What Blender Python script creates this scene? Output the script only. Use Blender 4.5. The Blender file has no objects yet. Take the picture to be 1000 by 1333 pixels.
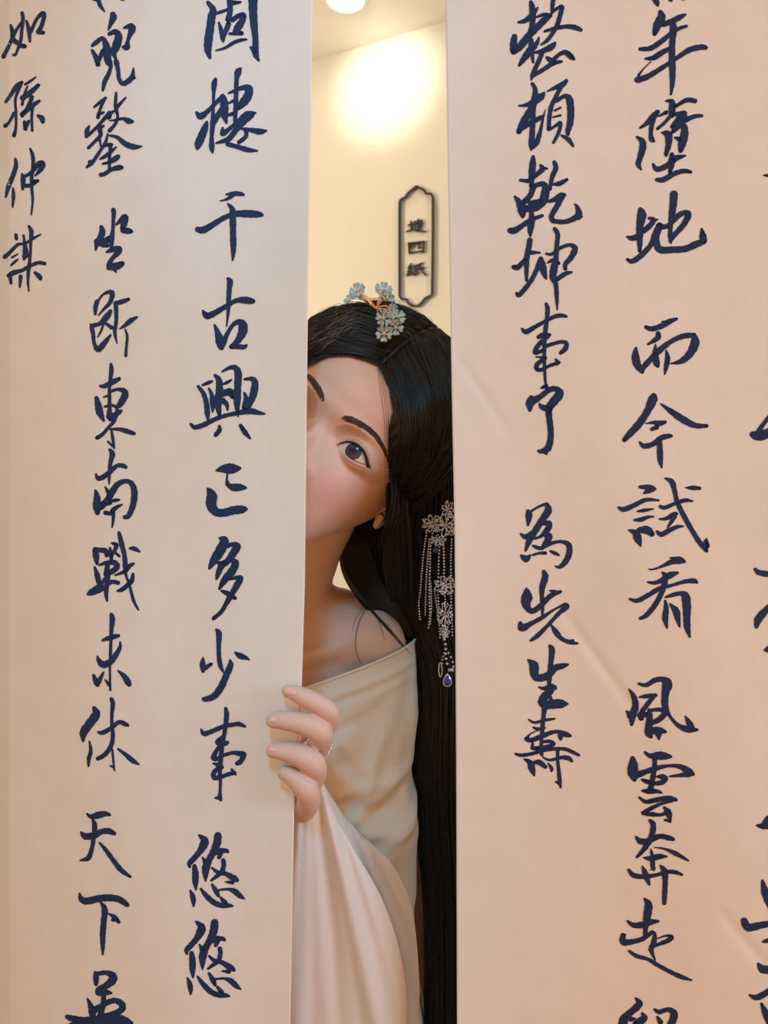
import bpy, bmesh, math, random
import numpy as np
from mathutils import Vector, Matrix
from mathutils.bvhtree import BVHTree
random.seed(7); rng = np.random.default_rng(7)
SC = bpy.context.scene
COLL = SC.collection
PI = math.pi

# ------------------------------------------------------------------ camera
F = 963.0                      # focal length in pixels of a 1000x1333 frame
EYE_Z = 1.45
cam_d = bpy.data.cameras.new('camera'); cam = bpy.data.objects.new('camera', cam_d); COLL.objects.link(cam)
cam_d.sensor_fit = 'VERTICAL'; cam_d.sensor_height = 36.0; cam_d.lens = 36.0 * F / 1333.0
cam.location = (0, 0, EYE_Z); cam.rotation_euler = (PI/2, 0, 0)
cam_d.clip_start = 0.02
cam_d.dof.use_dof = True; cam_d.dof.focus_distance = 0.60; cam_d.dof.aperture_fstop = 15.0
SC.camera = cam

# ------------------------------------------------------------------ world, exposure, lights
SC.view_settings.view_transform = 'Standard'; SC.view_settings.look = 'None'
SC.view_settings.gamma = 1.0; SC.view_settings.use_curve_mapping = False
SC.view_settings.exposure = 0.0
w = bpy.data.worlds.new('room_light'); SC.world = w; w.use_nodes = True
w.node_tree.nodes['Background'].inputs[0].default_value = (1.0, 0.39, 0.03, 1)
w.node_tree.nodes['Background'].inputs[1].default_value = 1.25

def area(name, loc, target, size, power, color, size_y=None):
    d = bpy.data.lights.new(name, 'AREA'); d.energy = power; d.color = color
    d.shape = 'RECTANGLE'; d.size = size; d.size_y = size_y or size
    o = bpy.data.objects.new(name, d); COLL.objects.link(o); o.location = loc
    o.rotation_euler = (Vector(target) - Vector(loc)).to_track_quat('-Z', 'Y').to_euler(); return o
def spot(name, loc, target, power, color, angle, blend, radius):
    d = bpy.data.lights.new(name, 'SPOT'); d.energy = power; d.color = color
    d.spot_size = math.radians(angle); d.spot_blend = blend; d.shadow_soft_size = radius
    o = bpy.data.objects.new(name, d); COLL.objects.link(o); o.location = loc
    o.rotation_euler = (Vector(target) - Vector(loc)).to_track_quat('-Z', 'Y').to_euler(); return o
spot('cool_fill_spot', (-.10, -0.9, 2.72), (-.055, .60, 1.68), 22, (.0, .64, .97), 29, 1.0, .15)  # unseen fill added to cool the sheets around the gap
spot('cool_fill_high', (-.12, -.9, 2.72), (-.10, .6, 1.84), 54, (.23, .61, 1.0), 13.5, 1.0, .12)  # added beam without a fixture, cools the left sheet's upper strip
spot('cool_fill_middle', (-.12, -.9, 2.72), (-.10, .6, 1.50), 28, (.10, .68, 1.0), 12.5, 1.0, .12)  # added beam for the middle of the same strip
spot('cool_fill_low', (-.12, -.9, 2.72), (-.11, .6, 1.14), 50, (.0, .58, 1.0), 13.5, 1.0, .12)  # added beam for the lower end of the strip
area('fill_left', (-2.3, -0.7, 2.3), (-0.5, 0.65, 1.3), 0.8, 15, (.06, .69, .97))  # unseen fill added to balance the left sheet
area('fill_right', (2.2, -0.8, 1.9), (0.4, 0.58, 1.2), 0.8, 35, (.60, .79, 1.0))  # unseen fill added to brighten the right sheet
def fill_point(name, loc, power, color, r):
    d = bpy.data.lights.new(name, 'POINT'); d.energy = power; d.color = color; d.shadow_soft_size = r
    o = bpy.data.objects.new(name, d); COLL.objects.link(o); o.location = loc
fill_point('warm_fill', (-1.3, 1.5, 1.9), 42, (1.0, .78, .59), .12)  # unseen point fill added to brighten the ceiling and back wall

# ------------------------------------------------------------------ helpers
def P(px, py, d):
    """point seen at pixel (px, py) at depth d in front of the camera"""
    return np.array([(px-500.0)/F*d, d, EYE_Z-(py-666.5)/F*d])
def lin(c):
    return tuple(((v/255)/12.92 if v/255 <= .04045 else ((v/255+.055)/1.055)**2.4) for v in c)
def mat(name, col, rough=.6, metal=0, spec=.5, sss=0, bump=None, emit=None):
    m = bpy.data.materials.new(name); m.use_nodes = True
    nt = m.node_tree; b = nt.nodes['Principled BSDF']
    b.inputs['Base Color'].default_value = (*col, 1); b.inputs['Roughness'].default_value = rough
    b.inputs['Metallic'].default_value = metal; b.inputs['Specular IOR Level'].default_value = spec
    if sss:
        b.inputs['Subsurface Weight'].default_value = sss
        b.inputs['Subsurface Radius'].default_value = (.006, .0025, .0012)
    if bump:
        tc = nt.nodes.new('ShaderNodeTexCoord'); n = nt.nodes.new('ShaderNodeTexNoise'); bp = nt.nodes.new('ShaderNodeBump')
        n.inputs['Scale'].default_value = bump[0]; n.inputs['Detail'].default_value = 6
        bp.inputs['Strength'].default_value = bump[1]; bp.inputs['Distance'].default_value = bump[2]
        nt.links.new(tc.outputs['Object'], n.inputs['Vector']); nt.links.new(n.outputs['Fac'], bp.inputs['Height'])
        nt.links.new(bp.outputs['Normal'], b.inputs['Normal'])
    if emit:
        b.inputs['Emission Color'].default_value = (*emit[0], 1); b.inputs['Emission Strength'].default_value = emit[1]
    return m
def noisy(m, scale, c1, c2, stretch=(1, 1, 1), lo=.35, hi=.65, detail=5):
    """colour variation of the material itself"""
    nt = m.node_tree; b = nt.nodes['Principled BSDF']
    tc = nt.nodes.new('ShaderNodeTexCoord'); mp = nt.nodes.new('ShaderNodeMapping'); mp.inputs['Scale'].default_value = stretch
    n = nt.nodes.new('ShaderNodeTexNoise'); n.inputs['Scale'].default_value = scale; n.inputs['Detail'].default_value = detail
    r = nt.nodes.new('ShaderNodeValToRGB'); r.color_ramp.elements[0].position = lo; r.color_ramp.elements[1].position = hi
    r.color_ramp.elements[0].color = (*c1, 1); r.color_ramp.elements[1].color = (*c2, 1)
    nt.links.new(tc.outputs['Object'], mp.inputs['Vector']); nt.links.new(mp.outputs['Vector'], n.inputs['Vector'])
    nt.links.new(n.outputs['Fac'], r.inputs['Fac']); nt.links.new(r.outputs['Color'], b.inputs['Base Color'])
    return m
class MB:
    """collects geometry in world coordinates, links it as one mesh object"""
    def __init__(s): s.v = []; s.f = []
    def add(s, v, f):
        o = len(s.v); s.v += [tuple(map(float, p)) for p in v]; s.f += [tuple(i+o for i in q) for q in f]; return s
    def box(s, c, h, rot=None):
        c = np.array(c, float); R = np.eye(3) if rot is None else np.array(rot)
        v = [c + R @ (np.array([sx, sy, sz])*np.array(h)) for sx in (-1, 1) for sy in (-1, 1) for sz in (-1, 1)]
        return s.add(v, [(0,1,3,2),(4,6,7,5),(0,4,5,1),(2,3,7,6),(0,2,6,4),(1,5,7,3)])
    def sphere(s, c, r, n=10, m=7, R=None, sc=(1, 1, 1)):
        c = np.array(c, float); v = []; f = []; R = np.eye(3) if R is None else R
        v.append(c + R @ (np.array([0, 0, r])*sc))
        for i in range(1, m):
            t = PI*i/m
            for j in range(n):
                a = 2*PI*j/n; v.append(c + R @ (np.array([math.sin(t)*math.cos(a), math.sin(t)*math.sin(a), math.cos(t)])*r*np.array(sc)))
        v.append(c + R @ (np.array([0, 0, -r])*sc)); L = len(v)-1
        for j in range(n): f.append((0, 1+j, 1+(j+1) % n)); f.append((L, L-n+(j+1) % n, L-n+j))
        for i in range(m-2):
            for j in range(n): a = 1+i*n+j; b = 1+i*n+(j+1) % n; f.append((a, a+n, b+n, b))
        return s.add(v, f)
    def tube(s, pts, rad, n=8, caps=True, closed=False):
        pts = [np.array(p, float) for p in pts]; k = len(pts)
        rad = [rad]*k if np.isscalar(rad) else list(rad)
        T = []
        for i in range(k):
            a = pts[(i-1) % k] if (closed or i > 0) else pts[0]; b = pts[(i+1) % k] if (closed or i < k-1) else pts[-1]
            t = b-a; T.append(t/(np.linalg.norm(t)+1e-12))
        u = np.cross(T[0], [0, 0, 1.0]); 
        if np.linalg.norm(u) < .1: u = np.cross(T[0], [1.0, 0, 0])
        u /= np.linalg.norm(u); v = []; f = []
        for i in range(k):
            u = u - T[i]*np.dot(u, T[i]); u /= np.linalg.norm(u)+1e-12; w_ = np.cross(T[i], u)
            for j in range(n):
                a = 2*PI*j/n; v.append(pts[i] + (u*math.cos(a)+w_*math.sin(a))*rad[i])
        for i in range(k if closed else k-1):
            for j in range(n):
                a = i*n+j; b = i*n+(j+1) % n; i2 = (i+1) % k; f.append((a, b, i2*n+(j+1) % n, i2*n+j))
        if caps and not closed:
            v.append(pts[0]-T[0]*rad[0]*.6); c0 = len(v)-1; v.append(pts[-1]+T[-1]*rad[-1]*.6); c1 = len(v)-1
            for j in range(n): f.append((c0, (j+1) % n, j)); f.append((c1, (k-1)*n+j, (k-1)*n+(j+1) % n))
        return s.add(v, f)
    def grid(s, A, wrap=False):
        """A: (rows, cols, 3)"""
        r, c, _ = A.shape; f = []
        for i in range(r-1):
            for j in range(c if wrap else c-1):
                f.append((i*c+j, i*c+(j+1) % c, (i+1)*c+(j+1) % c, (i+1)*c+j))
        return s.add(A.reshape(-1, 3), f)
    def build(s, name, m, parent=None, smooth=True, mods=None):
        L = np.zeros(3) if parent is None else np.array(world_loc(parent))
        me = bpy.data.meshes.new(name); me.from_pydata([tuple(np.array(p)-L) for p in s.v], [], s.f); me.update()
        if m is not None: me.materials.append(m)
        if smooth: me.polygons.foreach_set('use_smooth', [True]*len(me.polygons))
        o = bpy.data.objects.new(name, me); COLL.objects.link(o)
        if parent is not None: o.parent = parent
        return o
def world_loc(o):
    p = Vector(o.location)
    while o.parent: o = o.parent; p += o.location
    return p
def empty(name, loc, label, cat, group=None):
    o = bpy.data.objects.new(name, None); COLL.objects.link(o); o.location = tuple(map(float, loc)); o.empty_display_size = .05
    o['label'] = label; o['category'] = cat
    if group: o['group'] = group
    return o
def fix_normals(o):
    bm = bmesh.new(); bm.from_mesh(o.data); bmesh.ops.recalc_face_normals(bm, faces=bm.faces[:]); bm.to_mesh(o.data); bm.free(); return o
def spline(pts, k=6, closed=False):
    """Catmull-Rom through rows of pts (any width)"""
    p = np.array(pts, float); n = len(p); out = []
    if n == 2: return np.array([p[0]+(p[1]-p[0])*t for t in np.linspace(0, 1, k+1)])
    for i in range(n if closed else n-1):
        if closed: a, b, c, d = p[(i-1) % n], p[i], p[(i+1) % n], p[(i+2) % n]
        else: a, b, c, d = p[max(i-1, 0)], p[i], p[i+1], p[min(i+2, n-1)]
        for t in np.arange(k)/k:
            out.append(.5*((2*b)+(-a+c)*t+(2*a-5*b+4*c-d)*t*t+(-a+3*b-3*c+d)*t**3))
    if not closed: out.append(p[-1])
    return np.array(out)
def px_tube(mb, pts, n=8, k=6):
    """pts rows: px, py, depth, radius in metres"""
    q = spline(pts, k); return mb.tube([P(a, b, c) for a, b, c, r in q], [max(r, .00005) for a, b, c, r in q], n)
def sstep(a, b, x):
    t = np.clip((x-a)/(b-a), 0, 1); return t*t*(3-2*t)
def gz(table, z, sig):
    """smoothed table lookup"""
    zs = np.linspace(table[0][0], table[-1][0], 800); v = np.interp(zs, [t[0] for t in table], [t[1] for t in table])
    h = zs[1]-zs[0]; k = int(3*sig/h)+1; g = np.exp(-.5*(np.arange(-k, k+1)*h/sig)**2); g /= g.sum()
    v2 = np.convolve(np.pad(v, k, mode='reflect', reflect_type='odd'), g, 'valid'); return np.interp(z, zs, v2)
def evaluated(o, mods):
    """apply modifiers, return the mesh datablock"""
    for t, kw in mods:
        md = o.modifiers.new(t, t)
        for a, b in kw.items(): setattr(md, a, b)
    dg = bpy.context.evaluated_depsgraph_get(); dg.update()
    me = bpy.data.meshes.new_from_object(o.evaluated_get(dg)); return me
def bvh(objs):
    V = []; Fc = []
    for o in objs:
        L = world_loc(o); k = len(V)
        V += [v.co+L for v in o.data.vertices]; Fc += [tuple(i+k for i in p.vertices) for p in o.data.polygons]
    return BVHTree.FromPolygons(V, Fc)
def hit(tree, px, py, lift=0.0, dflt=.7):
    d = Vector(P(px, py, 1.0)) - Vector((0, 0, EYE_Z)); n = d.normalized()
    loc, nor, i, dist = tree.ray_cast(Vector((0, 0, EYE_Z)), n)
    if loc is None: return P(px, py, dflt)
    return np.array(loc - n*lift)

# ------------------------------------------------------------------ the room
CEIL = 2.90
W0 = np.array([(493-500)/F*2.28, 2.28]); WU = np.array([-.905, .425]); WN = np.array([-.425, -.905])
def on_wall(px, py, lift=0.0):
    a = (px-500)/F; c = -(py-666.5)/F; t = (W0@WN+lift)/(a*WN[0]+WN[1]); return np.array([a*t, t, EYE_Z+c*t])
m_wall = mat('cream_wall_paint', (.80, .78, .635), .75, bump=(60, .08, .002))
m_ceil = mat('ceiling_paint', (.87, .84, .76), .85, bump=(40, .05, .002))
m_floor = mat('wood_floor', (.20, .12, .07), .45)
noisy(m_floor, 3, (.14, .08, .05), (.26, .16, .09), (1, 14, 1))
def struct(name, mb, m):
    o = mb.build(name, m, None, False); o['kind'] = 'structure'; fix_normals(o); return o
Rw = np.array([[WU[0], WN[0], 0], [WU[1], WN[1], 0], [0, 0, 1]])
wc = W0 - WN*.06
struct('wall_back', MB().box((wc[0], wc[1], CEIL/2), (4.2, .06, CEIL/2), Rw), m_wall)
struct('ceiling', MB().box((0, 1.0, CEIL+.05), (4.4, 4.4, .05)), m_ceil)
struct('floor', MB().box((0, 1.0, -.05), (4.4, 4.4, .05)), m_floor)
struct('wall_left', MB().box((-3.45, 1.4, CEIL/2), (.05, 2.6, CEIL/2)), m_wall)
struct('wall_right', MB().box((3.2, -.3, CEIL/2), (.05, 1.2, CEIL/2)), m_wall)
bb = W0 + WN*.009
struct('baseboard_back', MB().box((bb[0], bb[1], .05), (4.0, .009, .05), Rw), mat('dark_trim', (.16, .09, .05), .5))
# wall washer: the bright pool of light high on the wall
hot = on_wall(503, 108); src = hot + np.array([WN[0]*.58, WN[1]*.58, .06])
spot('wall_spotlight', src, hot, 17, (1.0, .98, .84), 42, 1.0, .03)

# recessed ceiling light
dl = (450-500)/F*(CEIL-EYE_Z)/((666.5+3)/F); dy = (CEIL-EYE_Z)/((666.5+3)/F)
dlight = empty('ceiling_light', (dl, dy, CEIL), 'round recessed ceiling light glowing white above the gap between the papers', 'ceiling light')
mb = MB(); R1, R2 = .062, .050
ring = [(R2, -.001), (R2, -.006), (R1-.004, -.008), (R1, -.003), (R1, 0)]
A = np.array([[[dl+r*math.cos(a), dy+r*math.sin(a), CEIL+z] for a in np.linspace(0, 2*PI, 48, endpoint=False)] for r, z in ring])
mb.grid(A, wrap=True).build('trim_ring', mat('white_metal', (.85, .83, .80), .4), dlight)
A = np.array([[[dl+r*math.cos(a), dy+r*math.sin(a), CEIL-.003] for a in np.linspace(0, 2*PI, 48, endpoint=False)] for r in (.0005, .025, R2)])
MB().grid(A, wrap=True).build('diffuser', mat('lit_diffuser', (1, 1, 1), .5, emit=((1, .93, .78), 26)), dlight)

# ------------------------------------------------------------------ framed wall sign
m_black = mat('black_painted_sign', (.018, .017, .016), .5)
def sg(x, y): return 505+x*75/588.0, 235+y*170/1333.0
sc_ = on_wall(542, 320)
sign = empty('wall_sign', sc_, 'narrow black-outlined vertical wall sign with three black characters', 'sign')
outl = [(120,1180),(120,900),(120,500),(120,230),(132,195),(182,168),(205,130),(290,58),(365,95),(392,132),(440,135),(460,170),(460,500),(456,900),(452,1150),(440,1175),(378,1205),(350,1245),(300,1285),(255,1280),(215,1255),(190,1215),(140,1208)]
pts = [sg(*p) for p in outl]; n = len(pts); mb = MB()
cen = np.mean(pts, axis=0); V = []
for i in range(n):
    p = np.array(pts[i]); t = np.array(pts[(i+1) % n])-np.array(pts[i-1]); t /= np.linalg.norm(t); nn = np.array([-t[1], t[0]])
    for s, l in ((1.75, .001), (1.75, .012), (-1.75, .012), (-1.75, .001)):
        V.append(on_wall(*(p+nn*s), lift=l))
FF = []
for i in range(n):
    for j in range(4): FF.append((i*4+j, i*4+(j+1) % 4, ((i+1) % n)*4+(j+1) % 4, ((i+1) % n)*4+j))
fix_normals(mb.add(V, FF).build('frame', m_black, sign, False))
SIGN = [  # straight strokes x0,y0,x1,y1,width in the sign's own grid
 [(188,520,235,505,14),(235,415,240,500,16),(205,455,262,440,14),(235,500,300,515,16),(300,515,385,520,18),(270,420,355,405,12),(310,395,315,505,16),(275,445,350,435,30),(275,475,350,465,18),(265,500,345,490,10)],
 [(212,635,220,745,20),(212,640,372,622,18),(368,622,362,735,20),(218,735,365,722,18),(262,640,240,690,16),(262,640,262,650,14),(310,635,312,690,14),(312,690,350,685,14)],
 [(235,850,205,895,16),(205,895,245,890,12),(245,870,200,930,14),(225,920,230,965,16),(190,970,210,935,14),(245,930,252,950,14),(275,870,275,965,18),(275,870,355,840,14),(270,905,375,888,14),(325,855,335,910,16),(335,910,385,965,18),(268,968,310,940,14)]]
for chars in SIGN:
    mb = MB()
    for x0, y0, x1, y1, w_ in chars:
        a = np.array(sg(x0, y0)); b = np.array(sg(x1, y1)); t = b-a; t /= np.linalg.norm(t)+1e-9; nn = np.array([-t[1], t[0]])*w_*.5*75/588
        a = a-t*w_*.3*75/588; b = b+t*w_*.3*75/588
        q = [a+nn, b+nn, b-nn, a-nn]
        mb.add([on_wall(*p, lift=.010) for p in q]+[on_wall(*p, lift=.001) for p in q], [(0,1,2,3),(7,6,5,4),(0,4,5,1),(1,5,6,2),(2,6,7,3),(3,7,4,0)])
    fix_normals(mb.build('character', m_black, sign, False))

# ------------------------------------------------------------------ hanging sheets of calligraphy
m_paper = mat('rice_paper', (.80, .765, .72), .92, spec=.15, bump=(900, .12, .0006))
noisy(m_paper, 30, (.785, .75, .705), (.815, .78, .735))
m_ink = mat('blue_black_ink', (.021, .040, .110), .7, spec=.14)
EDGE_L = [(-2600,452),(0,407),(160,405),(320,402),(560,399),(760,397),(890,393),(985,387),(1060,383),(1333,378),(1900,372)]
EDGE_R = [(-2600,548),(0,580),(210,583),(500,588),(700,592),(1000,594),(1333,595),(1900,596)]
def paper_pt(px, py, side, lift=0.0):
    """point of the left / right sheet seen at a pixel; a plane with gentle waves"""
    if side == 'L':
        k = 1/.585 + (px-390)/390*(1/.585-1/.672)
        if px < 12: k -= (12-px)*.0011
    else:
        k = 1/.585 + (px-590)/410*(1/.560-1/.585)
    d = 1/k; x = (px-500)/F*d; z = EYE_Z-(py-666.5)/F*d
    wv = .0016*math.sin(x*21+z*3.1+(0 if side == 'L' else 2)) + .0012*math.sin(x*9-z*5.3) + .0007*math.sin(x*40+z*11)
    if side == 'R':     # faint diagonal creases
        for (x0, y0, x1, y1, dep) in ((735, 800, 830, 930, .0011), (600, 470, 660, 560, .0008), (940, 1190, 1000, 1260, .0010)):
            L = math.hypot(x1-x0, y1-y0); t = ((px-x0)*(x1-x0)+(py-y0)*(y1-y0))/L/L; s = ((px-x0)*(y1-y0)-(py-y0)*(x1-x0))/L
            wv += dep*math.exp(-(s/7)**2)*math.exp(-((t-.5)/.55)**4)
    return P(px, py, d + wv - lift)
def sheet(side, root):
    E = EDGE_L if side == 'L' else EDGE_R
    rows = np.concatenate([np.linspace(-1520, -60, 30), np.linspace(-40, 1380, 240), np.linspace(1400, 1900, 14)])
    u = np.concatenate([np.linspace(0, 1, 200)])
    TOP = CEIL-.002
    fr = []; bk = []
    for y in rows:
        e = np.interp(y, [a for a, b in E], [b for a, b in E])
        xs = (e + u*(-90-e)) if side == 'L' else (e + u*(1130-e))
        r1 = [paper_pt(x, y, side) for x in xs]; r2 = [paper_pt(x, y, side, -.0005) for x in xs]
        for r in (r1, r2):
            for p in r: p[2] = min(p[2], TOP)
        fr.append(r1); bk.append(r2)
    fr = np.array(fr); bk = np.array(bk); mb = MB(); mb.grid(fr); mb.grid(bk)
    nr, nc = fr.shape[:2]; o = nr*nc
    b = [(0, j) for j in range(nc)]+[(i, nc-1) for i in range(1, nr)]+[(nr-1, j) for j in range(nc-2, -1, -1)]+[(i, 0) for i in range(nr-2, 0, -1)]
    for q in range(len(b)):
        i1 = b[q][0]*nc+b[q][1]; i2 = b[(q+1) % len(b)]; i2 = i2[0]*nc+i2[1]; mb.f.append((i1, i2, i2+o, i1+o))
    return fix_normals(mb.build('sheet', m_paper, root))
def strokes_mesh(ox, oy, s, data, side, fn=None):
    mb = MB(); put = lambda x, y: paper_pt(ox+x*s, oy+y*s, side, .0003)
    for st in data.split(';'):
        pts = np.array([[float(v) for v in t.split(',')] for t in st.split()])
        if fn is not None: pts = np.array([fn(*p) for p in pts])
        q = spline(pts, 6) if len(pts) > 1 else pts; V = []
        n = len(q)
        T = np.gradient(q[:, :2], axis=0); T /= np.linalg.norm(T, axis=1)[:, None]+1e-9
        N = np.stack([-T[:, 1], T[:, 0]], 1); h = np.maximum(q[:, 2], 8)*.5
        h = h*(1+.05*np.sin(np.arange(n)*1.7+pts[0, 0]))
        for i in range(n): V += [put(*(q[i, :2]+N[i]*h[i])), put(*(q[i, :2]-N[i]*h[i]))]
        Fq = [(2*i, 2*i+1, 2*i+3, 2*i+2) for i in range(n-1)]
        mb.add(V, Fq)
        for i in list(range(0, n, 3))+[n-1]:          # round brush dabs fill the bends
            a = np.arange(14)*2*PI/14
            mb.add([put(q[i, 0]+math.cos(t)*h[i]*.97, q[i, 1]+math.sin(t)*h[i]*.97) for t in a], [tuple(range(14))])
    return mb
COL = {}
COL['B']=[
('萬',80,0,"340,-10,40 380,0,45 405,60,45 450,120,15;620,-5,20 645,0,20"),
('兜',80,0,"535,150,60 540,180,75 520,230,55 488,310,20;320,475,35 370,435,50 425,395,40 455,440,60 475,520,90 480,610,80 500,660,70;320,525,35 360,600,55 380,670,50;385,640,40 430,530,50;495,355,40 560,330,60 595,380,80 570,480,90 545,550,60 565,610,30;650,290,25 720,270,60 735,300,80 710,370,50 690,430,40 680,490,70 645,490,35;520,680,35 490,770,45 450,850,50 430,940,30;570,640,60 590,730,45 600,820,45 640,870,50 700,840,60 740,790,50 750,710,18;740,810,50 765,810,25"),
('鍪',80,105,"340,275,25 400,225,35 460,180,30;440,200,40 395,320,30 380,380,40;385,350,40 440,330,25;570,125,25 565,190,35 560,270,35;670,175,18 610,240,35 570,290,45 580,340,35;540,320,30 470,370,45 400,450,35 320,530,35 260,580,40;290,470,20 265,520,50 260,580,35;500,340,60 490,375,60;500,415,15 560,410,25 640,395,35 700,420,65 745,425,25;585,350,30 580,410,35 545,470,35 500,520,45;440,470,25 400,500,50 405,570,45 340,640,35 280,700,35;395,590,30 410,690,20;480,555,18 460,640,35 410,720,35 330,840,40 265,900,30;300,850,60 310,860,50;500,570,25 580,590,40 670,660,60 760,690,60 840,682,12;440,680,30 500,665,40 525,665,30;570,690,20 480,770,45 405,815,25;510,690,40 500,800,35 500,930,35;430,865,25 480,855,30;590,790,50 550,820,60 490,850,40;410,980,45 450,970,45 520,925,45 600,905,60 630,905,40"),
('坐',80,250,"540,185,50 545,220,50 540,300,40 535,400,40 520,500,60 520,580,35;415,365,45 425,410,65 405,480,70 370,540,55 355,605,20;380,520,90 440,520,70 500,480,60;570,340,25 620,290,50 660,260,70 655,310,75 640,370,60;640,400,60 700,405,65 730,410,35;440,540,80 480,560,40;470,625,25 530,600,60 600,590,60 590,630,60 530,690,45 500,750,60 495,790,55;500,780,70 580,770,80 630,745,60;555,810,40 572,838,15"),
('斷',80,365,"370,220,50 355,280,50 352,350,30;370,230,30 430,150,25 500,120,45 530,140,55 505,230,45 440,300,30 385,365,15;510,320,40 470,380,70 400,450,45 320,480,50 330,560,45 340,650,40 380,720,60 440,660,60 510,570,25;300,455,20 330,480,30;440,450,25 410,530,25 378,590,15;450,440,30 520,490,45;565,235,50 570,330,45 570,430,40 555,540,40 578,655,14;580,235,50 650,215,50 700,195,35;790,380,22 720,420,55 660,470,40 605,505,15;665,510,20 685,590,30 675,700,30 670,785,35"),
('東',80,460,"515,110,30 520,170,50 510,270,40 500,370,35 500,470,40 500,560,40 510,670,60;405,340,30 450,340,50 530,300,60 600,265,40;365,465,45 385,550,75 400,620,75 440,700,30;505,400,35 580,375,35 650,390,60 660,440,75 610,530,65 570,560,40;440,455,20 500,435,25;450,555,25 520,540,35 580,560,30;620,600,40 560,640,60 510,680,60;495,590,40 490,660,50;580,590,40 550,700,40 490,770,35 430,840,40 370,880,45;510,790,25 600,790,40 680,810,55 755,835,40;520,800,25 535,890,35 550,990,20;485,920,25 540,970,30"),
('南',80,575,"505,85,35 530,130,60 510,220,45 500,320,40 495,440,18;360,340,25 380,380,50 430,370,55 510,310,50 580,250,45 640,250,50 670,265,40;355,510,30 370,580,70 370,670,90 375,740,50;400,680,80 470,620,70 530,520,70 590,440,60 680,410,50 740,450,60 760,540,70 745,660,65 700,770,55 660,785,45;455,470,18 490,530,50;510,620,30 560,610,40 600,605,25;440,650,50 510,640,40;630,655,20 570,685,45 530,720,50;540,700,40 540,800,35 527,890,18;460,740,50 510,750,40"),
('戰',80,670,"350,360,55 360,430,70 370,510,35;350,365,55 420,370,55 460,380,60 470,430,35;505,345,25 515,420,50 520,480,30;525,295,25 570,315,50 555,370,40 520,420,40;545,380,30 600,430,30;600,190,40 625,300,55 655,420,50 665,540,55 670,620,30 710,740,30 750,890,35 800,990,22;395,525,25 470,500,45 550,500,60 580,540,60 530,590,60 460,620,50;480,520,50 470,600,60;345,545,25 375,640,60 385,700,50;300,810,60 360,770,60 440,690,45 490,620,50;280,825,40 330,810,60 430,770,50 520,700,45 590,710,45;480,640,60 475,720,50 465,820,45 475,895,25;710,350,25 760,355,50 815,385,22;750,510,30 700,540,50 660,590,45 560,630,20;745,620,35 730,690,50 670,750,50 620,785,45 580,793,20"),
('未',80,780,"520,160,45 530,210,60 520,320,45 515,430,35 510,560,35 505,700,25 505,850,25 508,945,25;455,840,18 495,890,40;425,430,25 480,410,50 550,390,55 595,380,35;610,445,18 610,500,40 560,590,60 500,660,70 430,680,75 385,630,45 375,590,15;335,795,35 360,860,60 375,890,50;385,860,60 440,760,20;590,745,20 650,800,55 690,860,70 705,890,50"),
('休',80,880,"340,335,45 360,400,90 290,500,90 230,590,85 225,680,25;290,680,18 305,780,40 285,860,45 280,940,20;520,240,45 535,290,50 525,400,38 525,500,38 535,620,45 515,730,50 450,820,50 380,860,45;530,770,25 540,880,25 550,985,18;510,935,20 545,950,30;380,585,25 430,590,50 520,540,45 600,480,45 660,500,50 695,515,30;590,760,25 670,820,45 740,880,55 805,920,22"),
('天',80,1030,"265,235,20 310,265,50 380,250,75 450,235,60 500,245,35;320,290,20 345,350,55 340,450,50 320,580,45 285,690,55 240,710,40 190,722,14;205,430,30 250,470,70 340,460,70 420,420,60 490,415,65 550,440,45;395,535,22 460,610,45 540,720,50 620,820,55 715,890,30"),
('下',80,1130,"190,265,22 205,320,60 260,345,75 380,320,75 480,310,75 580,320,70 640,350,65 685,385,50;410,360,25 450,430,65 440,560,62 430,680,62 430,800,50 430,900,20;490,475,18 550,510,50 595,560,40;535,540,40 560,540,40"),
('英',70,1200,"430,525,30 440,580,65 440,650,45;440,545,50 540,530,50 610,560,80 610,610,90 540,670,70 470,710,70 470,750,50;470,730,90 540,735,70 600,742,25;350,800,20 385,880,60 405,980,70;400,930,90 470,890,60 560,840,60 640,820,60 710,860,70 700,920,70 600,960,50 480,990,60;520,770,50 510,880,60 480,980,60;140,990,50 200,1010,70 300,1030,80 430,1020,80 550,1010,80 700,1010,80 800,1060,60;180,1075,60 500,1075,90 790,1090,60"),
]
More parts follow.
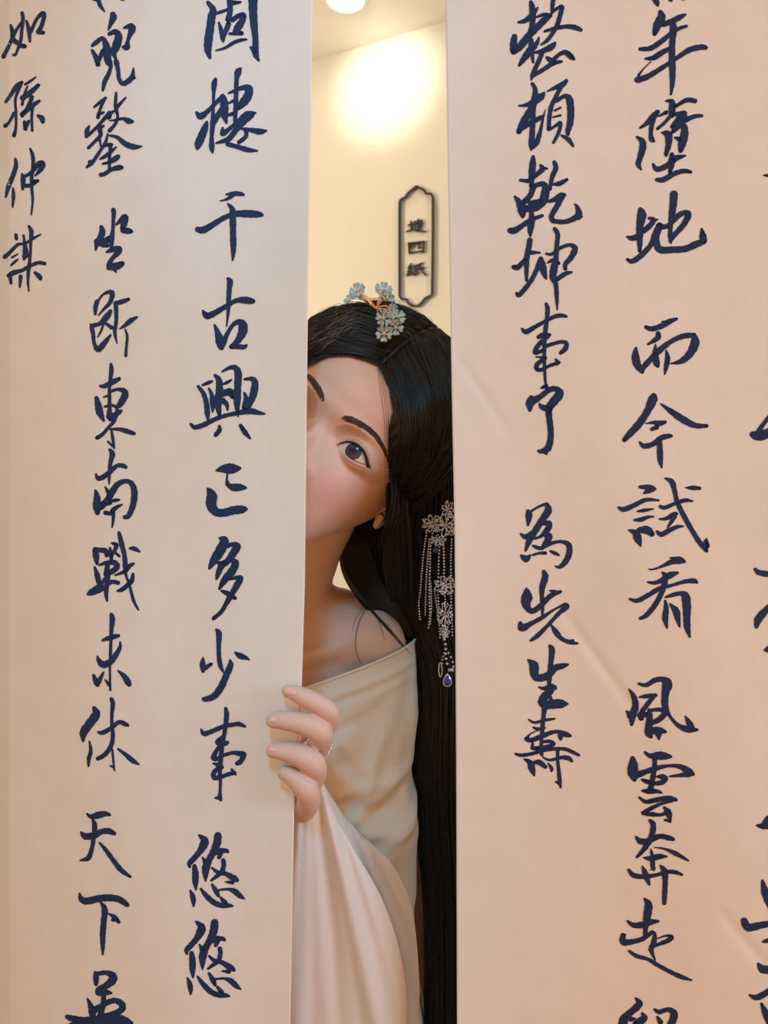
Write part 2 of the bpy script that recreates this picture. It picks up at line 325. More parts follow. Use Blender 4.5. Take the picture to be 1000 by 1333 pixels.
COL['A']=[
('如',0,0,"230,135,40 238,200,40 225,320,35 215,420,35 165,560,28 140,570,30;110,260,25 130,330,50 140,410,50 215,470,50 255,480,50;230,220,25 160,330,35 90,480,40 35,590,45;275,215,25 300,310,45 310,430,30;320,330,40 380,200,35 440,140,50 460,160,45 435,260,45 400,330,50;400,330,60 450,340,40"),
('孫',0,90,"60,340,35 110,270,40 170,180,50 225,140,40;210,170,40 160,310,30 165,440,30 165,600,30 145,690,45;145,460,40 95,550,30 55,590,45;375,80,15 320,120,28 260,160,25;285,180,20 250,270,30 230,370,30;235,300,60 330,230,55 400,165,40;330,290,50 310,350,40 230,490,35;410,330,30 350,370,50 230,470,50;340,380,35 330,500,30 335,640,28;255,550,40 265,620,45;270,590,50 300,540,30;395,485,35 435,510,60 445,545,45"),
('仲',0,180,"160,215,30 165,290,48 130,400,50 85,510,48 60,610,25;135,520,22 140,600,40 130,715,20;315,110,25 340,180,40 345,280,40 330,400,40 330,520,35 340,640,28 325,795,18;230,370,25 240,430,55 235,530,30;245,400,40 320,360,40 400,270,60 440,270,70 420,330,50 365,390,18;240,490,50 320,490,40 395,440,30;325,440,30 370,450,45"),
('謀',0,280,"165,205,35 170,245,40;50,435,50 100,390,40 180,310,35 230,300,30;185,405,15 125,440,25;185,460,18 150,490,30 110,525,18;245,210,25 255,290,35 265,380,60 250,460,30;300,115,30 325,170,48 320,280,35 315,420,30 300,540,40 290,680,30 300,790,18;425,200,15 350,240,30 260,300,30;290,420,50 250,430,50;465,505,40 400,495,40 310,530,40 230,575,40 140,600,55 90,630,45;100,630,50 115,710,30;215,640,45 205,750,22;365,600,35 410,640,55 420,665,35"),
]
COL['C']=[
('固',240,0,"245,25,40 300,100,70 285,170,85 270,280,85 250,420,90 245,520,75 265,600,35;330,140,35 450,100,35;470,-20,60 475,120,60 455,200,60;480,30,60 560,25,35 590,20,20;360,235,25 385,320,50 400,400,50 405,435,20;410,380,40 460,250,60;500,210,50 560,165,50 620,155,50 600,220,70 555,290,80 520,345,45;470,350,30 530,350,35 595,345,50;330,525,20 420,500,30 520,440,40 600,415,35 650,410,20;715,-20,100 715,100,90 725,250,80 740,400,65 740,500,70 745,570,65 775,630,25;690,490,25 730,540,50"),
('樓',240,80,"325,185,40 310,240,60 305,350,35 300,500,35 295,650,55 285,780,45 285,890,60 295,950,20;125,530,30 170,570,75 240,520,50 330,430,45 400,360,50;235,630,30 215,690,70 175,790,85 145,860,80 135,910,30;400,365,60 415,430,85 415,530,90 425,590,60 440,640,25;400,480,50 350,560,60 310,640,45;585,75,30 560,110,75 545,180,50 540,300,50 535,450,50 530,600,45 535,690,50;460,330,20 510,310,35 600,275,50 670,280,80 665,350,90 620,420,90 560,480,60;460,435,20 510,410,35;455,560,30 520,540,50;400,690,25 400,750,60 470,700,45 560,620,40 650,550,65 740,535,25;700,560,60 620,630,60 540,710,60 470,800,60 400,830,45 330,850,20;600,700,30 700,715,50 790,730,65 855,720,20;640,710,50 640,780,45 570,840,45;450,860,50 560,890,50 660,920,55 760,930,20"),
('千',240,235,"435,145,20 520,135,50 590,140,45 615,148,30;500,155,50 440,195,30 370,213,12;455,245,25 500,300,60 505,400,70 507,550,65 510,650,68 510,750,50 502,830,20;140,510,60 195,515,75 280,470,65 400,395,55 520,350,60 640,345,80 740,350,75 800,355,50 815,365,20"),
('古',240,345,"450,140,30 475,170,65 468,250,55 460,380,50 455,500,35 440,640,14;190,470,15 215,510,60 250,530,70 350,480,60 450,420,50 540,370,50 630,365,75 700,375,65 720,375,40;315,625,25 345,700,60 375,800,100 385,860,60;400,820,70 450,710,45 510,620,45 570,590,60;540,590,40 600,610,90 610,680,100 575,760,75 530,820,60 490,850,50;490,850,50 570,850,55 620,855,50 645,835,30"),
('興',235,460,"185,345,35 240,420,50 270,520,55 280,620,60 285,690,25;230,330,25 290,305,40 330,290,25;295,365,25 325,430,45 335,520,60 335,610,20;360,230,35 400,280,65 405,400,80 390,520,80 405,640,40;445,320,25 490,300,35 530,275,20;430,430,60 500,400,80 560,440,90;440,490,60 480,530,50 490,590,20;435,190,22 510,150,40 570,150,60 600,210,80 595,350,75 590,470,80 590,560,55 600,660,15;665,270,25 740,265,50 775,300,70 765,400,80 740,480,70 700,570,50;665,410,25 685,480,60 670,560,65;105,735,30 150,770,50 240,745,55 350,690,50 460,650,45 600,620,50 720,600,70 820,620,45 880,630,18;405,760,35 405,800,50 365,850,45;625,750,40 670,820,55 725,885,25"),
('亡',235,590,"375,180,25 430,165,70 500,160,110 560,160,95 620,155,30;490,210,20 482,270,25 490,320,50;490,330,40 550,355,80 620,355,75 680,360,30;285,370,30 325,440,110 320,540,110 370,610,90 450,620,85 550,595,90 640,585,85 690,580,30"),
('多',235,680,"410,165,30 460,190,90 410,300,105 345,400,85 300,480,30;490,250,40 540,230,50 590,250,80 550,320,80 495,400,70 430,450,70 390,540,55 375,590,25;395,425,40 450,420,45;540,400,50 575,425,75 535,510,85 460,600,75 405,690,30;510,590,30 560,580,40 625,580,60 590,650,70 545,730,60;430,715,30 500,745,60 570,790,40;520,770,70 480,840,50 425,930,45 345,1000,45"),
('少',235,800,"375,160,35 400,200,65 398,320,50 400,430,48 415,530,50 450,605,18;235,450,20 230,520,65 235,590,40;250,560,55 320,515,35;570,395,25 620,430,65 680,450,45 715,470,20;515,475,25 520,530,65 470,650,70 420,760,75 350,850,70 270,880,60 240,880,45"),
('事',235,900,"215,395,20 245,440,55 330,415,50 450,365,50 560,345,45 610,340,50 670,365,30;470,175,35 480,240,55 470,350,50 455,450,45 435,550,45 425,650,50 415,750,50 410,850,45 415,950,35 412,1040,32 410,1090,45 420,1135,30;365,1110,25 410,1110,50;430,470,25 385,530,55 460,540,60 490,530,35;440,540,50 380,610,45 345,690,60 390,700,50 440,670,40 540,640,40 620,650,60 660,660,55 625,730,55 590,750,50;340,750,20 400,770,55 430,790,45;390,800,45 345,850,50 355,900,55 420,890,45 510,860,45 560,850,45;535,815,30 575,865,25"),
('悠',225,1060,"275,220,30 330,270,80 320,320,90 280,390,65 220,460,60 175,510,55 175,550,25;225,540,50 235,620,70 235,700,65 240,785,22;470,220,80 460,300,85 425,390,75 380,470,70 345,560,85 340,640,55 342,700,15;310,450,20 340,500,60;450,400,60 490,380,60 560,380,45 575,395,25;500,410,50 480,450,40;525,480,50 530,530,50 510,600,50 450,650,40 400,690,25;410,560,25 470,605,45 550,620,50 640,670,70 675,690,35;550,705,20 620,710,45;180,790,18 205,850,55 215,910,50 215,960,18;290,775,25 350,850,55 430,920,60 510,950,55 580,950,50 625,955,20;500,870,30 540,920,60;410,735,30 450,800,55 475,850,35;480,790,25 570,780,30 640,800,60 700,850,55 745,880,18"),
]
COL['D']=[
('整',650,0,"330,20,40 340,60,60 350,150,70 345,260,60 330,340,70;400,80,25 340,160,60 270,215,50 200,230,25;395,175,25 470,150,40 530,160,35;530,160,50 470,210,70 390,290,70 300,380,75 220,480,80 150,540,60;160,380,60 150,450,75 150,530,75;415,390,20 390,450,50 320,530,80 250,620,60 210,680,30;330,420,60 340,550,50 355,650,25;565,-20,50 555,60,45 550,130,30;550,130,30 600,90,35 655,70,45 640,140,50 610,250,50;610,250,50 560,340,45 500,420,40 435,465,20;475,325,30 560,300,40 700,275,45 790,285,55 850,310,40;580,450,35 540,490,70 450,530,50 380,545,30;450,540,50 410,640,50 350,770,45 335,830,20;345,790,45 450,730,45 560,660,50 650,640,30;500,600,40 540,630,60 580,650,50;560,630,50 620,570,40 690,545,55 750,590,60 780,615,30"),
('頓',650,90,"345,150,40 375,210,50 370,300,70 350,400,70 350,500,60 345,650,60 335,780,60 335,840,20;470,245,25 430,290,80 340,350,60 270,375,40 205,380,18;380,330,60 310,450,70 250,560,80 205,650,55;230,610,70 330,560,50 420,510,50 470,480,20;480,420,10 455,520,25 430,640,40 390,760,60 340,820,40;700,120,40 660,160,60 590,190,45 500,230,15;640,190,50 590,290,45 540,400,50 520,540,45 520,620,50;600,330,40 680,280,45 730,310,75 745,420,75 740,550,70 715,650,55 720,680,30;580,430,25 640,400,22;560,500,18 640,480,25;530,630,25 600,580,35 640,560,40 620,660,40 565,765,30;650,690,25 720,730,50 770,800,28"),
('乾',650,190,"355,110,35 350,180,70 340,300,70 335,420,45;430,200,30 450,240,60 400,290,50 350,330,50;500,235,25 450,230,40;220,355,30 300,365,45;330,460,40 380,410,50 470,400,60 480,490,90 450,580,90 370,650,70 260,650,80;370,410,50 320,520,60 250,590,60;165,530,30 210,590,70 240,680,90 245,740,30;330,600,70 420,580,60;115,880,60 160,880,70 240,830,55 330,770,50 450,725,35;330,660,30 340,760,70 325,870,65 325,935,25;575,170,45 590,230,55 550,330,50 530,450,35;560,400,25 640,385,50 705,350,35;600,400,40 640,400,30;500,580,25 570,560,50 640,510,50 680,510,40;660,520,60 600,630,60 545,730,55 560,780,55;560,780,50 680,790,50 780,755,60 830,710,75 810,630,40 785,605,15;830,740,60 865,735,20"),
('坤',650,280,"320,260,60 310,330,60 290,430,60 285,560,50 285,680,30;325,390,50 425,390,20;150,540,50 200,540,60 270,460,40;435,450,45 450,530,80 470,610,60 490,660,25;430,470,60 380,590,50 320,700,50 210,830,50 180,810,25;580,145,45 610,200,50 600,320,50 590,460,60 570,560,80 560,650,70 590,720,50 600,850,45 605,985,15;490,400,25 550,405,35 640,340,40 740,310,40 790,350,65 750,440,60 690,510,50 690,560,40;500,500,15 560,470,45 620,500,40;755,595,25 690,610,50 600,670,50"),
('事',650,385,"490,85,35 505,140,50 495,260,45 480,380,50 470,500,45 470,640,40 475,780,35 480,880,30 495,960,25;235,340,20 280,375,55 380,320,45 480,265,40 580,215,45 650,205,45 700,215,28;440,960,25 490,940,50;410,430,45 460,410,60 530,405,30;520,420,30 430,490,50 380,560,50 380,595,45 450,570,40;470,530,45 560,500,40 650,480,40 700,495,45 690,550,55 640,595,40;385,635,18 480,645,35;480,650,40 400,710,50 390,760,45 440,770,40 520,730,35 610,700,45;590,665,30 630,695,25"),
('了',650,480,"335,300,50 320,360,90 320,430,40;340,340,90 430,290,60 520,220,60 590,210,60 630,260,90 570,340,90 520,410,80 520,500,65 535,620,65 535,730,65 505,830,75 440,860,50 410,855,30;415,360,15 450,400,60 520,420,60;480,860,60 495,890,20"),
('為',650,640,"300,200,40 310,250,75 300,350,25;320,215,30 370,180,25 450,140,30 500,130,40;500,140,50 510,200,80 450,290,70 380,400,70 310,520,60 275,615,25;225,440,25 280,470,60 370,420,60;370,490,25 440,460,35 500,390,55;450,330,45 520,330,60 510,390,60 460,440,45;470,440,60 520,470,75 480,540,55 440,590,40 380,575,40 350,560,20;440,590,40 540,540,40 640,520,35 720,550,60 730,640,65 690,730,60 630,785,40 585,775,15;230,665,30 280,700,75 325,660,20;350,660,25 420,640,30 480,640,40;535,620,25 580,640,40 620,660,25"),
('先',650,730,"285,290,25 290,370,115 280,440,100 310,510,60 360,520,60 440,460,55 530,370,55 640,320,35;530,310,20 580,330,60;465,115,45 480,170,70 450,270,65 445,370,45 450,470,45 450,560,25;220,650,45 240,700,80 340,650,50 450,590,45 570,510,25 680,455,30;690,455,45 700,480,60 620,550,45 500,680,40 400,780,50 330,830,30;540,665,18 590,740,60 650,810,45 740,850,45 815,860,25;740,840,40 770,830,30"),
('生',650,830,"530,90,40 550,130,65 540,250,55 530,350,55 520,480,45;300,230,20 360,290,100 365,370,90 400,420,80 500,400,80 580,320,70 660,295,60 715,280,25;415,515,20 460,530,40 550,520,80 590,525,30;540,550,70 470,620,90 440,670,70;430,670,60 480,700,90 590,690,100 650,690,90 715,690,20;530,600,30 540,650,40"),
('壽',650,900,"475,150,60 460,280,45 450,400,45 440,520,35 440,640,45 450,670,25;310,295,20 370,325,30 480,300,35 575,285,22;355,375,20 400,390,35 480,380,20;420,400,15 330,440,15 290,490,40;285,495,50 330,510,50 440,470,55 540,430,45 620,420,40 700,450,60 745,465,25;640,460,70 640,500,30;350,540,25 350,590,45 400,590,40;440,530,30 520,520,40 570,545,40 520,570,40 400,590,40;170,650,25 230,665,40 340,650,40 440,620,40 560,600,40 680,600,40 760,630,40 830,665,30;460,690,20 530,715,30 640,690,40 720,695,50 755,725,35;260,705,18 320,740,60 340,800,75 365,875,22;370,740,40 420,740,60 480,785,45;510,750,18 545,800,40 545,830,25;610,620,40 610,720,35 620,820,40 630,920,45 640,1000,25;590,940,20 630,960,40"),
]
COL['E']=[
('少',805,0,"370,-10,40 400,20,60 415,60,20;530,0,20 560,10,20;660,-5,10 690,0,10"),
('年',805,0,"440,125,50 450,180,90 410,260,90 380,350,50;700,150,25 640,180,60 560,220,60 480,250,60;570,230,50 575,300,80 565,420,65 560,560,70 565,700,70 565,850,55 550,980,25;715,270,30 650,290,40 560,340,45 450,430,55 340,500,55 230,510,40;285,610,25 370,600,55 450,550,60 540,500,40;340,640,12 260,720,15 215,780,30;200,830,70 300,800,60 450,710,50 600,610,45 740,520,60 860,490,60 910,495,50"),
('墮',805,100,"495,250,20 560,260,60 560,340,75 560,400,60;420,410,18 500,370,45;800,250,50 720,240,50 640,280,40 590,310,40;550,400,40 480,480,35 410,540,35;410,365,50 360,420,70 290,490,45 230,530,25;390,380,50 350,500,50 340,600,45 350,650,60 375,670,25;195,625,25 250,670,65 255,740,75 225,850,60 210,910,55 240,965,20;590,390,40 690,380,60 640,440,80 560,520,40;870,405,35 800,410,45 700,450,60 630,500,80 570,570,45;455,580,20 520,600,80 525,700,65 500,800,45 500,825,18;690,520,70 690,600,85 665,700,85 650,770,50;590,630,20 640,650,60;700,820,20 620,840,60 560,860,50;560,810,50 555,900,70 540,990,40;365,910,30 400,960,55 480,940,60 580,870,60;400,1070,40 470,1070,60 580,1010,55 680,980,50 755,990,35"),
('地',805,220,"230,420,50 245,480,100 225,600,75 225,700,70 225,850,40;320,510,30 370,530,50 320,600,60 250,650,60;410,525,20 360,540,40;95,705,25 150,720,60 230,690,60;95,940,30 150,960,55 250,890,60 340,790,55 390,690,80 430,590,70;430,600,60 520,590,50 620,490,60 700,450,50 730,480,70 680,580,60 600,670,55 550,730,55 550,775,15;580,265,85 575,350,80 560,470,70 545,600,50 540,700,50;400,650,60 400,770,70 440,840,75 560,840,70 700,830,70 820,780,75 900,755,50;870,620,20 880,690,70 890,750,75"),
('而',805,380,"290,365,40 350,385,55 450,355,60 530,310,60 610,280,30;460,310,20 490,320,50;415,430,50 410,480,60 310,545,22;185,585,30 180,670,80 200,760,80 250,830,45;240,810,60 340,700,60 440,600,65 560,510,50 680,460,60 790,450,50;790,450,50 800,530,95 750,640,80 660,720,60 550,745,15;390,545,15 385,640,60 400,740,70 420,780,20;500,610,20 515,690,55 500,780,50 485,858,15"),
('今',805,490,"370,200,60 360,240,100 300,370,75 220,490,80 120,600,70 65,660,50;445,285,18 560,370,60 680,450,75 800,510,60 920,515,40;290,490,12 370,480,40 420,490,65 490,475,35;350,550,40 400,530,50;225,685,25 270,725,55 360,705,55 450,640,60 530,620,50 560,620,25;430,660,50 435,780,65 440,880,55 455,950,18"),
('試',805,590,"225,350,35 300,355,60 350,370,75 385,370,30;270,415,25 320,390,60;5,565,30 60,585,55 170,540,50 290,485,45 420,490,22;200,605,18 270,595,40 365,580,18;170,695,25 240,690,50 310,665,35 370,660,18;110,800,20 180,830,70 205,890,85 235,965,20;220,800,60 300,800,90 350,840,60;490,260,20 560,300,60 590,400,50 620,520,50 700,680,55 780,820,50 850,930,55 920,1015,40;920,890,20 910,960,90;705,358,15 780,360,50 850,365,35;440,555,40 490,565,45 600,520,40 700,490,45 775,500,20;430,685,20 500,680,40 580,635,50 610,630,30;590,650,55 550,720,40 515,775,18;405,815,30 450,845,55 540,800,50 620,765,40 680,762,18"),
('看',805,690,"320,405,15 360,410,20 450,380,30 560,330,60 640,315,80 695,330,25;545,290,20 600,300,50;620,445,30 540,470,70 440,530,50 370,550,40 310,542,22;460,440,20 490,480,60 480,570,60 440,680,55 370,800,55 290,890,50 230,920,35;120,718,25 200,735,50 310,680,50 430,610,50 560,575,35 700,535,45 790,530,55 820,545,30;495,700,25 570,675,45 650,660,50 700,690,90 715,800,90 715,920,75 720,1010,70 745,1110,25;490,735,25 500,820,55 490,920,65 510,1020,20;540,770,22 600,840,75 620,920,60 640,1005,22"),
('風',805,850,"110,375,15 160,450,55 180,550,70 150,650,80 140,745,35;85,605,20 130,650,80;215,320,30 290,335,45 380,285,55 460,275,60 510,320,110 490,430,80 490,560,70 540,660,35 620,750,45 720,795,70 820,800,35;700,660,18 745,740,70 770,790,60;220,460,20 300,450,50 390,440,40;370,450,50 300,540,50 230,640,50 240,680,60;220,650,50 290,640,60;320,590,35 330,650,60 320,750,75 310,830,70 340,870,45;320,600,35 430,590,45 490,620,60 430,690,60 350,730,50;340,810,80 430,810,80 490,820,35;420,850,70 425,900,20"),
('雲',805,950,"280,235,30 330,270,50 430,270,90 500,275,70 550,280,30;380,270,60 380,360,50 370,450,55 350,560,60 330,640,60;150,295,50 155,370,105 150,450,105 170,520,50;170,480,80 280,440,60 400,400,55 530,375,35 650,385,55 740,440,80 780,465,40;740,460,70 640,475,40 540,485,22;250,520,30 300,540,50 350,550,40;400,490,20 460,490,60 500,510,45 450,550,55 370,560,40;250,635,25 320,640,60 400,640,45 450,655,25;220,705,25 290,750,45 400,730,55 530,710,50 600,730,40;560,740,35 450,770,35 340,820,45 255,865,35;260,870,40 350,880,50 450,885,35 520,850,60;480,810,30 525,870,70 540,960,25;490,940,30 545,955,25"),
('奔',800,1050,"370,145,35 405,190,60 390,300,60 340,400,60 270,490,40 235,525,30;225,315,25 270,360,65 350,360,65 470,310,55 560,325,55 610,340,45;415,425,12 520,440,25 640,490,50 770,562,22;380,440,12 395,520,45 400,620,50 410,660,25;305,530,15 370,540,55 470,520,60 545,520,20;375,660,12 420,640,25;150,660,35 200,715,55 310,730,50 450,710,40 560,680,45 640,685,45 705,710,28;290,620,15 320,690,60 345,760,55 365,815,22;475,610,15 520,670,70 530,780,55 525,900,55 520,1005,45"),
('走',800,1150,"315,160,25 355,220,80 345,320,85 330,420,65 320,540,40;135,390,22 200,435,55 300,430,70 390,400,60 460,395,25;90,540,50 95,610,75 200,605,55 300,575,50 390,510,40;115,535,20 90,570,40;390,500,30 420,530,40 410,620,60 385,690,50 425,800,18;450,575,12 540,545,25 600,560,45 550,600,50 450,640,35 360,690,20;155,705,30 230,755,45 350,790,40 450,850,45 580,920,45 700,975,50 805,1008,18"),
('絕',790,1233,"300,530,20 340,590,75 260,670,70 170,740,70;180,740,90 170,800,100;370,690,30 390,740,75 310,800,80;250,750,60 300,745,18;500,650,30 550,675,50 640,650,50 700,690,80 690,760,80 660,810,70;530,730,30 560,780,60"),
]
COL['F']=[
('不',940,0,"440,1824,18 470,1826,30 490,1828,30"),
('今',940,480,"135,285,30 165,290,45 230,270,40;155,275,20 200,215,18 240,170,18",.3),
('古',940,480,"145,870,15 165,885,25 230,895,25",.3),
('人',940,480,"150,1120,18 160,1085,35 200,1040,28 240,1010,28;192,1220,20 215,1215,40",.3),
('入',940,980,"175,358,14 205,360,35 240,340,70",.2643),
('其',940,980,"200,630,14 215,690,40 240,760,30;110,828,35 130,860,40 190,850,35 240,840,30;205,930,15 230,925,25;180,1040,16 200,1065,40 240,1070,40;140,1195,14 175,1205,30 240,1170,30;195,1235,12 215,1280,35 240,1330,40",.2643),
]

def you2(x, y, w_): return (x-30-.015*(x-200), y+50+.03*(y-220)+.05*(x-250), w_)
papers = {}
for side, cols, lab in (('L', 'ABC', 'pale hanging paper held by the hand, with three columns of blue-black brush writing'),
                        ('R', 'DEF', 'pale hanging paper right of the long black hair, with columns of blue-black brush writing')):
    x0 = 300 if side == 'L' else 700
    base = paper_pt(x0, 1900, side)
    root = empty('hanging_paper', base, lab, 'paper'); papers[side] = root
    sheet(side, root)
    for c in cols:
        for it in COL[c]:
            ch, ox, oy, data = it[:4]; s = it[4] if len(it) > 4 else .125
            o = strokes_mesh(ox, oy, s, data, side).build('written_character', m_ink, root, False)
        if c == 'C':
            d = [i for i in COL['C'] if i[0] == '悠'][0]
            strokes_mesh(225, 1166, .125, d[3], side, you2).build('written_character', m_ink, root, False)

# ------------------------------------------------------------------ the person
M_SKIN = mat('skin', (.69, .465, .39), .48, spec=.35, sss=.12)
M_HAIR = mat('black_hair', (.0065, .006, .0065), .36, spec=.32)
M_WISP = mat('fine_hair', (.022, .014, .011), .5)
ORG = P(365, 800, .80); ORG[2] = 0.0
person = empty('person', ORG, 'person in off-white dress peeking between the papers, one hand gripping the left one', 'person')

# head in its own frame (millimetres): x to her left, y backwards, z up, origin between the eyes
TH = math.radians(42); YAW = math.radians(-12)
Rz = np.array([[math.cos(YAW), -math.sin(YAW), 0], [math.sin(YAW), math.cos(YAW), 0], [0, 0, 1]])
Ry = np.array([[math.cos(TH), 0, math.sin(TH)], [0, 1, 0], [-math.sin(TH), 0, math.cos(TH)]])
RH = Ry @ Rz
TH0 = P(419, 556, .632)
def H(p):
    p = np.asarray(p, float); return TH0 + (p*.001) @ RH.T
HW = [(-122,8),(-119,20),(-112,29),(-100,38),(-85,47),(-65,56),(-45,63.5),(-25,70),(0,75.5),(20,79.5),(40,82),(60,81),(80,74),(100,58),(115,37),(124,12)]
HF = [(-122,2),(-119,-10),(-112,-16),(-100,-15),(-90,-11),(-80,-13),(-60,-14),(-40,-12),(-20,-9),(0,-5),(20,-10),(40,-10),(60,-4),(80,9),(100,30),(115,57),(124,85)]
HB = [(-122,14),(-119,30),(-112,46),(-100,64),(-85,88),(-65,118),(-45,150),(-25,172),(0,186),(20,194),(40,196),(60,193),(80,183),(100,162),(115,136),(124,105)]
def head_base(z, ph):
    w_ = gz(HW, z, 4); yf = gz(HF, z, 4); yb = gz(HB, z, 5)
    ym = yf + (yb-yf)*.46
    s, c = np.sin(ph), np.cos(ph)
    x = w_*np.sign(s)*np.abs(s)**(2/2.15)
    y = np.where(c > 0, ym-(ym-yf)*np.abs(c)**(2/2.15), ym+(yb-ym)*np.abs(c)**(2/2.1))
    return np.stack([x, y, z+0*x], -1)
UP = [(18.8,-2.9),(22,1.6),(26,5.6),(31,8.3),(36,9.0),(41,8.6),(45,7.2),(49,4.8),(52.5,1.8)]
LO = [(18.8,-2.9),(23,-3.5),(27,-4.0),(32,-4.2),(37,-3.9),(42,-2.8),(46,-1.3),(49.5,.4),(52.5,1.8)]
ux, uz = np.array(UP).T; lx, lz = np.array(LO).T
EC = np.array([36.5, 25.0, 2.0]); ER = 26.0
def head_shape(z, ph):
    p = head_base(z, ph); x, y = p[..., 0].copy(), p[..., 1].copy(); zz = p[..., 2]; ax = np.abs(x); fr = np.cos(ph) > 0
    g = lambda cx, cz, sx, sz: np.exp(-((ax-cx)/sx)**2-((zz-cz)/sz)**2)
    y += 3.0*g(34, -1, 22, 13) + 1.5*g(0, 2, 12, 10)                    # eye sockets, nose root
    y -= 2.5*g(30, 19, 26, 7)                                           # brow
    y -= 4.0*g(46, -32, 20, 18)                                         # cheek
    hn = gz([(-60,0),(-46,0),(-43,7),(-39,17),(-34,21),(-28,19),(-15,11),(0,3.5),(8,1),(20,0)], zz, 1.6)
    sn = gz([(-60,9),(-40,10.5),(-30,9.5),(-15,6.5),(0,6),(20,7)], zz, 3)
    y -= hn*np.exp(-(ax/sn)**2)
    y -= 11*np.exp(-((ax-14.5)/6.2)**2-((zz+36.5)/6.0)**2)             # nostril wings
    y += 3.5*np.exp(-((ax-8)/3)**2-((zz+43)/2.0)**2)
    y -= 4.5*np.exp(-(ax/20)**4)*np.exp(-((zz+64)/3.6)**2) + 5.0*np.exp(-(ax/17)**4)*np.exp(-((zz+73)/4.2)**2)   # lips
    y += 1.5*np.exp(-(ax/22)**2)*np.exp(-((zz+68.3)/1.2)**2) + 2.5*np.exp(-(ax/18)**2)*np.exp(-((zz+83)/4)**2)
    y -= 3*g(0, -108, 16, 10)
    # lids: a sphere around the eyeball, opened by the almond
    rr = np.sqrt(np.maximum((ER+1.3)**2-(ax-EC[0])**2-(zz-EC[2])**2, 0)); yl = EC[1]-rr
    m = 1-sstep(.70, 1.5, np.sqrt(((ax-38)/19.5)**2+((zz-2.5)/np.where(zz > 2.5, 12.5, 10.5))**2))
    y = np.where(fr, y*(1-m)+np.minimum(y, yl+1.0)*m*.0+yl*m, y)
    zu = np.interp(ax, ux, uz); zl = np.interp(ax, lx, lz); ins = (ax > 18.8) & (ax < 52.5) & fr
    y += np.where(ins, .9*np.exp(-((zz-zu-3.4)/.55)**2)*np.sin(np.clip((ax-18.8)/33.7, 0, 1)*PI)**.5, 0)   # lid crease
    y -= np.where(ins, .25*np.exp(-((zz-zl+2.6)/1.8)**2)*np.sin(np.clip((ax-18.8)/33.7, 0, 1)*PI), 0)
    dep = np.where(ins, np.minimum(zu-zz, zz-zl), -1)
    y += np.where(ins, 7*sstep(-.15, .55, dep), 0)
    return np.stack([x, y, zz], -1)
nz, nph = 430, 520
zz_ = np.concatenate([[-121.6], np.linspace(-121, -50, 110), np.linspace(-49.5, 22, 210), np.linspace(22.6, 123.6, 108)])
u_ = np.linspace(-1, 1, nph, endpoint=False); ph_ = PI*(.34*u_+.66*u_**3)
Z, PH = np.meshgrid(zz_, ph_, indexing='ij')
A = H(head_shape(Z.ravel(), PH.ravel()).reshape(-1, 3)).reshape(Z.shape+(3,))
hb = MB().grid(A, wrap=True); r_, c_ = Z.shape
hb.v += [tuple(A[0].mean(0)), tuple(A[-1].mean(0))]; nV = len(hb.v)
for j in range(c_):
    hb.f.append((nV-2, (j+1) % c_, j)); hb.f.append((nV-1, (r_-1)*c_+j, (r_-1)*c_+(j+1) % c_))
head = fix_normals(hb.build('head_tmp', M_SKIN, person))

# ears: a flattened shell with rim, bowl and lobe
def ear(mb, sgn):
    n = 40; rows = []
    for k, (s, dx) in enumerate([(.05, 6), (.45, 5), (.62, 7.5), (.80, 11), (.95, 11.5), (1.03, 9), (1.0, 4), (.8, 0), (.3, -3), (.05, -4)]):
        r = []
        for a in np.linspace(0, 2*PI, n, endpoint=False):
            wid = 17*(1-.28*(-math.sin(a)*.5+.5)); hgt = 31
            r.append(H([sgn*(70+dx*.75), 84+math.cos(a)*wid*s, -4+math.sin(a)*hgt*s]))
        rows.append(r)
    A = np.array(rows); o = len(mb.v); mb.grid(A, wrap=True)
    mb.v += [tuple(A[0].mean(0)), tuple(A[-1].mean(0))]; L = len(mb.v)
    for j in range(n):
        mb.f.append((L-2, o+(j+1) % n, o+j)); mb.f.append((L-1, o+9*n+j, o+9*n+(j+1) % n))
mb = MB(); ear(mb, 1); ears1 = fix_normals(mb.build('ear_tmp', M_SKIN, person))
mb = MB(); ear(mb, -1); ears2 = fix_normals(mb.build('ear_tmp', M_SKIN, person))

# trunk, neck, arms, legs : overlapping tubes fused by a voxel remesh
tb = MB()
def limb(pts, n=20, k=8, world=False):
    q = spline(pts, k); tb.tube([(q_[:3] if world else P(*q_[:3])) for q_ in q], [q_[3] for q_ in q], n)
nk0 = H([0, 92, -40]); nk1 = P(352, 815, .775)
limb([(*H([0, 95, -10]), .050), (*(nk0*.8+nk1*.2), .050), (*(nk0*.45+nk1*.55), .047), (*nk1, .055), (*P(345, 870, .785), .075)], world=True)
def sect(z, cx, cy, hw, hd, n=40, e=2.3):
    return [[cx+hw*np.sign(math.cos(a))*abs(math.cos(a))**(2/e), cy+hd*np.sign(math.sin(a))*abs(math.sin(a))**(2/e), z] for a in np.linspace(0, 2*PI, n, endpoint=False)]
cx0 = -.118
TR = [(1.345,cx0,.79,.045,.04),(1.335,cx0,.79,.085,.058),(1.315,cx0,.79,.125,.072),(1.28,cx0,.79,.142,.085),(1.22,cx0,.79,.136,.100),(1.15,cx0,.79,.124,.104),(1.05,cx0,.795,.112,.092),(.97,cx0,.80,.108,.086),(.88,cx0,.80,.138,.104),(.80,cx0,.80,.150,.110),(.74,cx0,.80,.145,.100),(.72,cx0,.80,.10,.07)]
A = np.array([sect(*t) for t in TR]); o = len(tb.v); tb.grid(A, wrap=True)
tb.v += [tuple(A[0].mean(0)), tuple(A[-1].mean(0))]; L = len(tb.v); nr = len(TR)
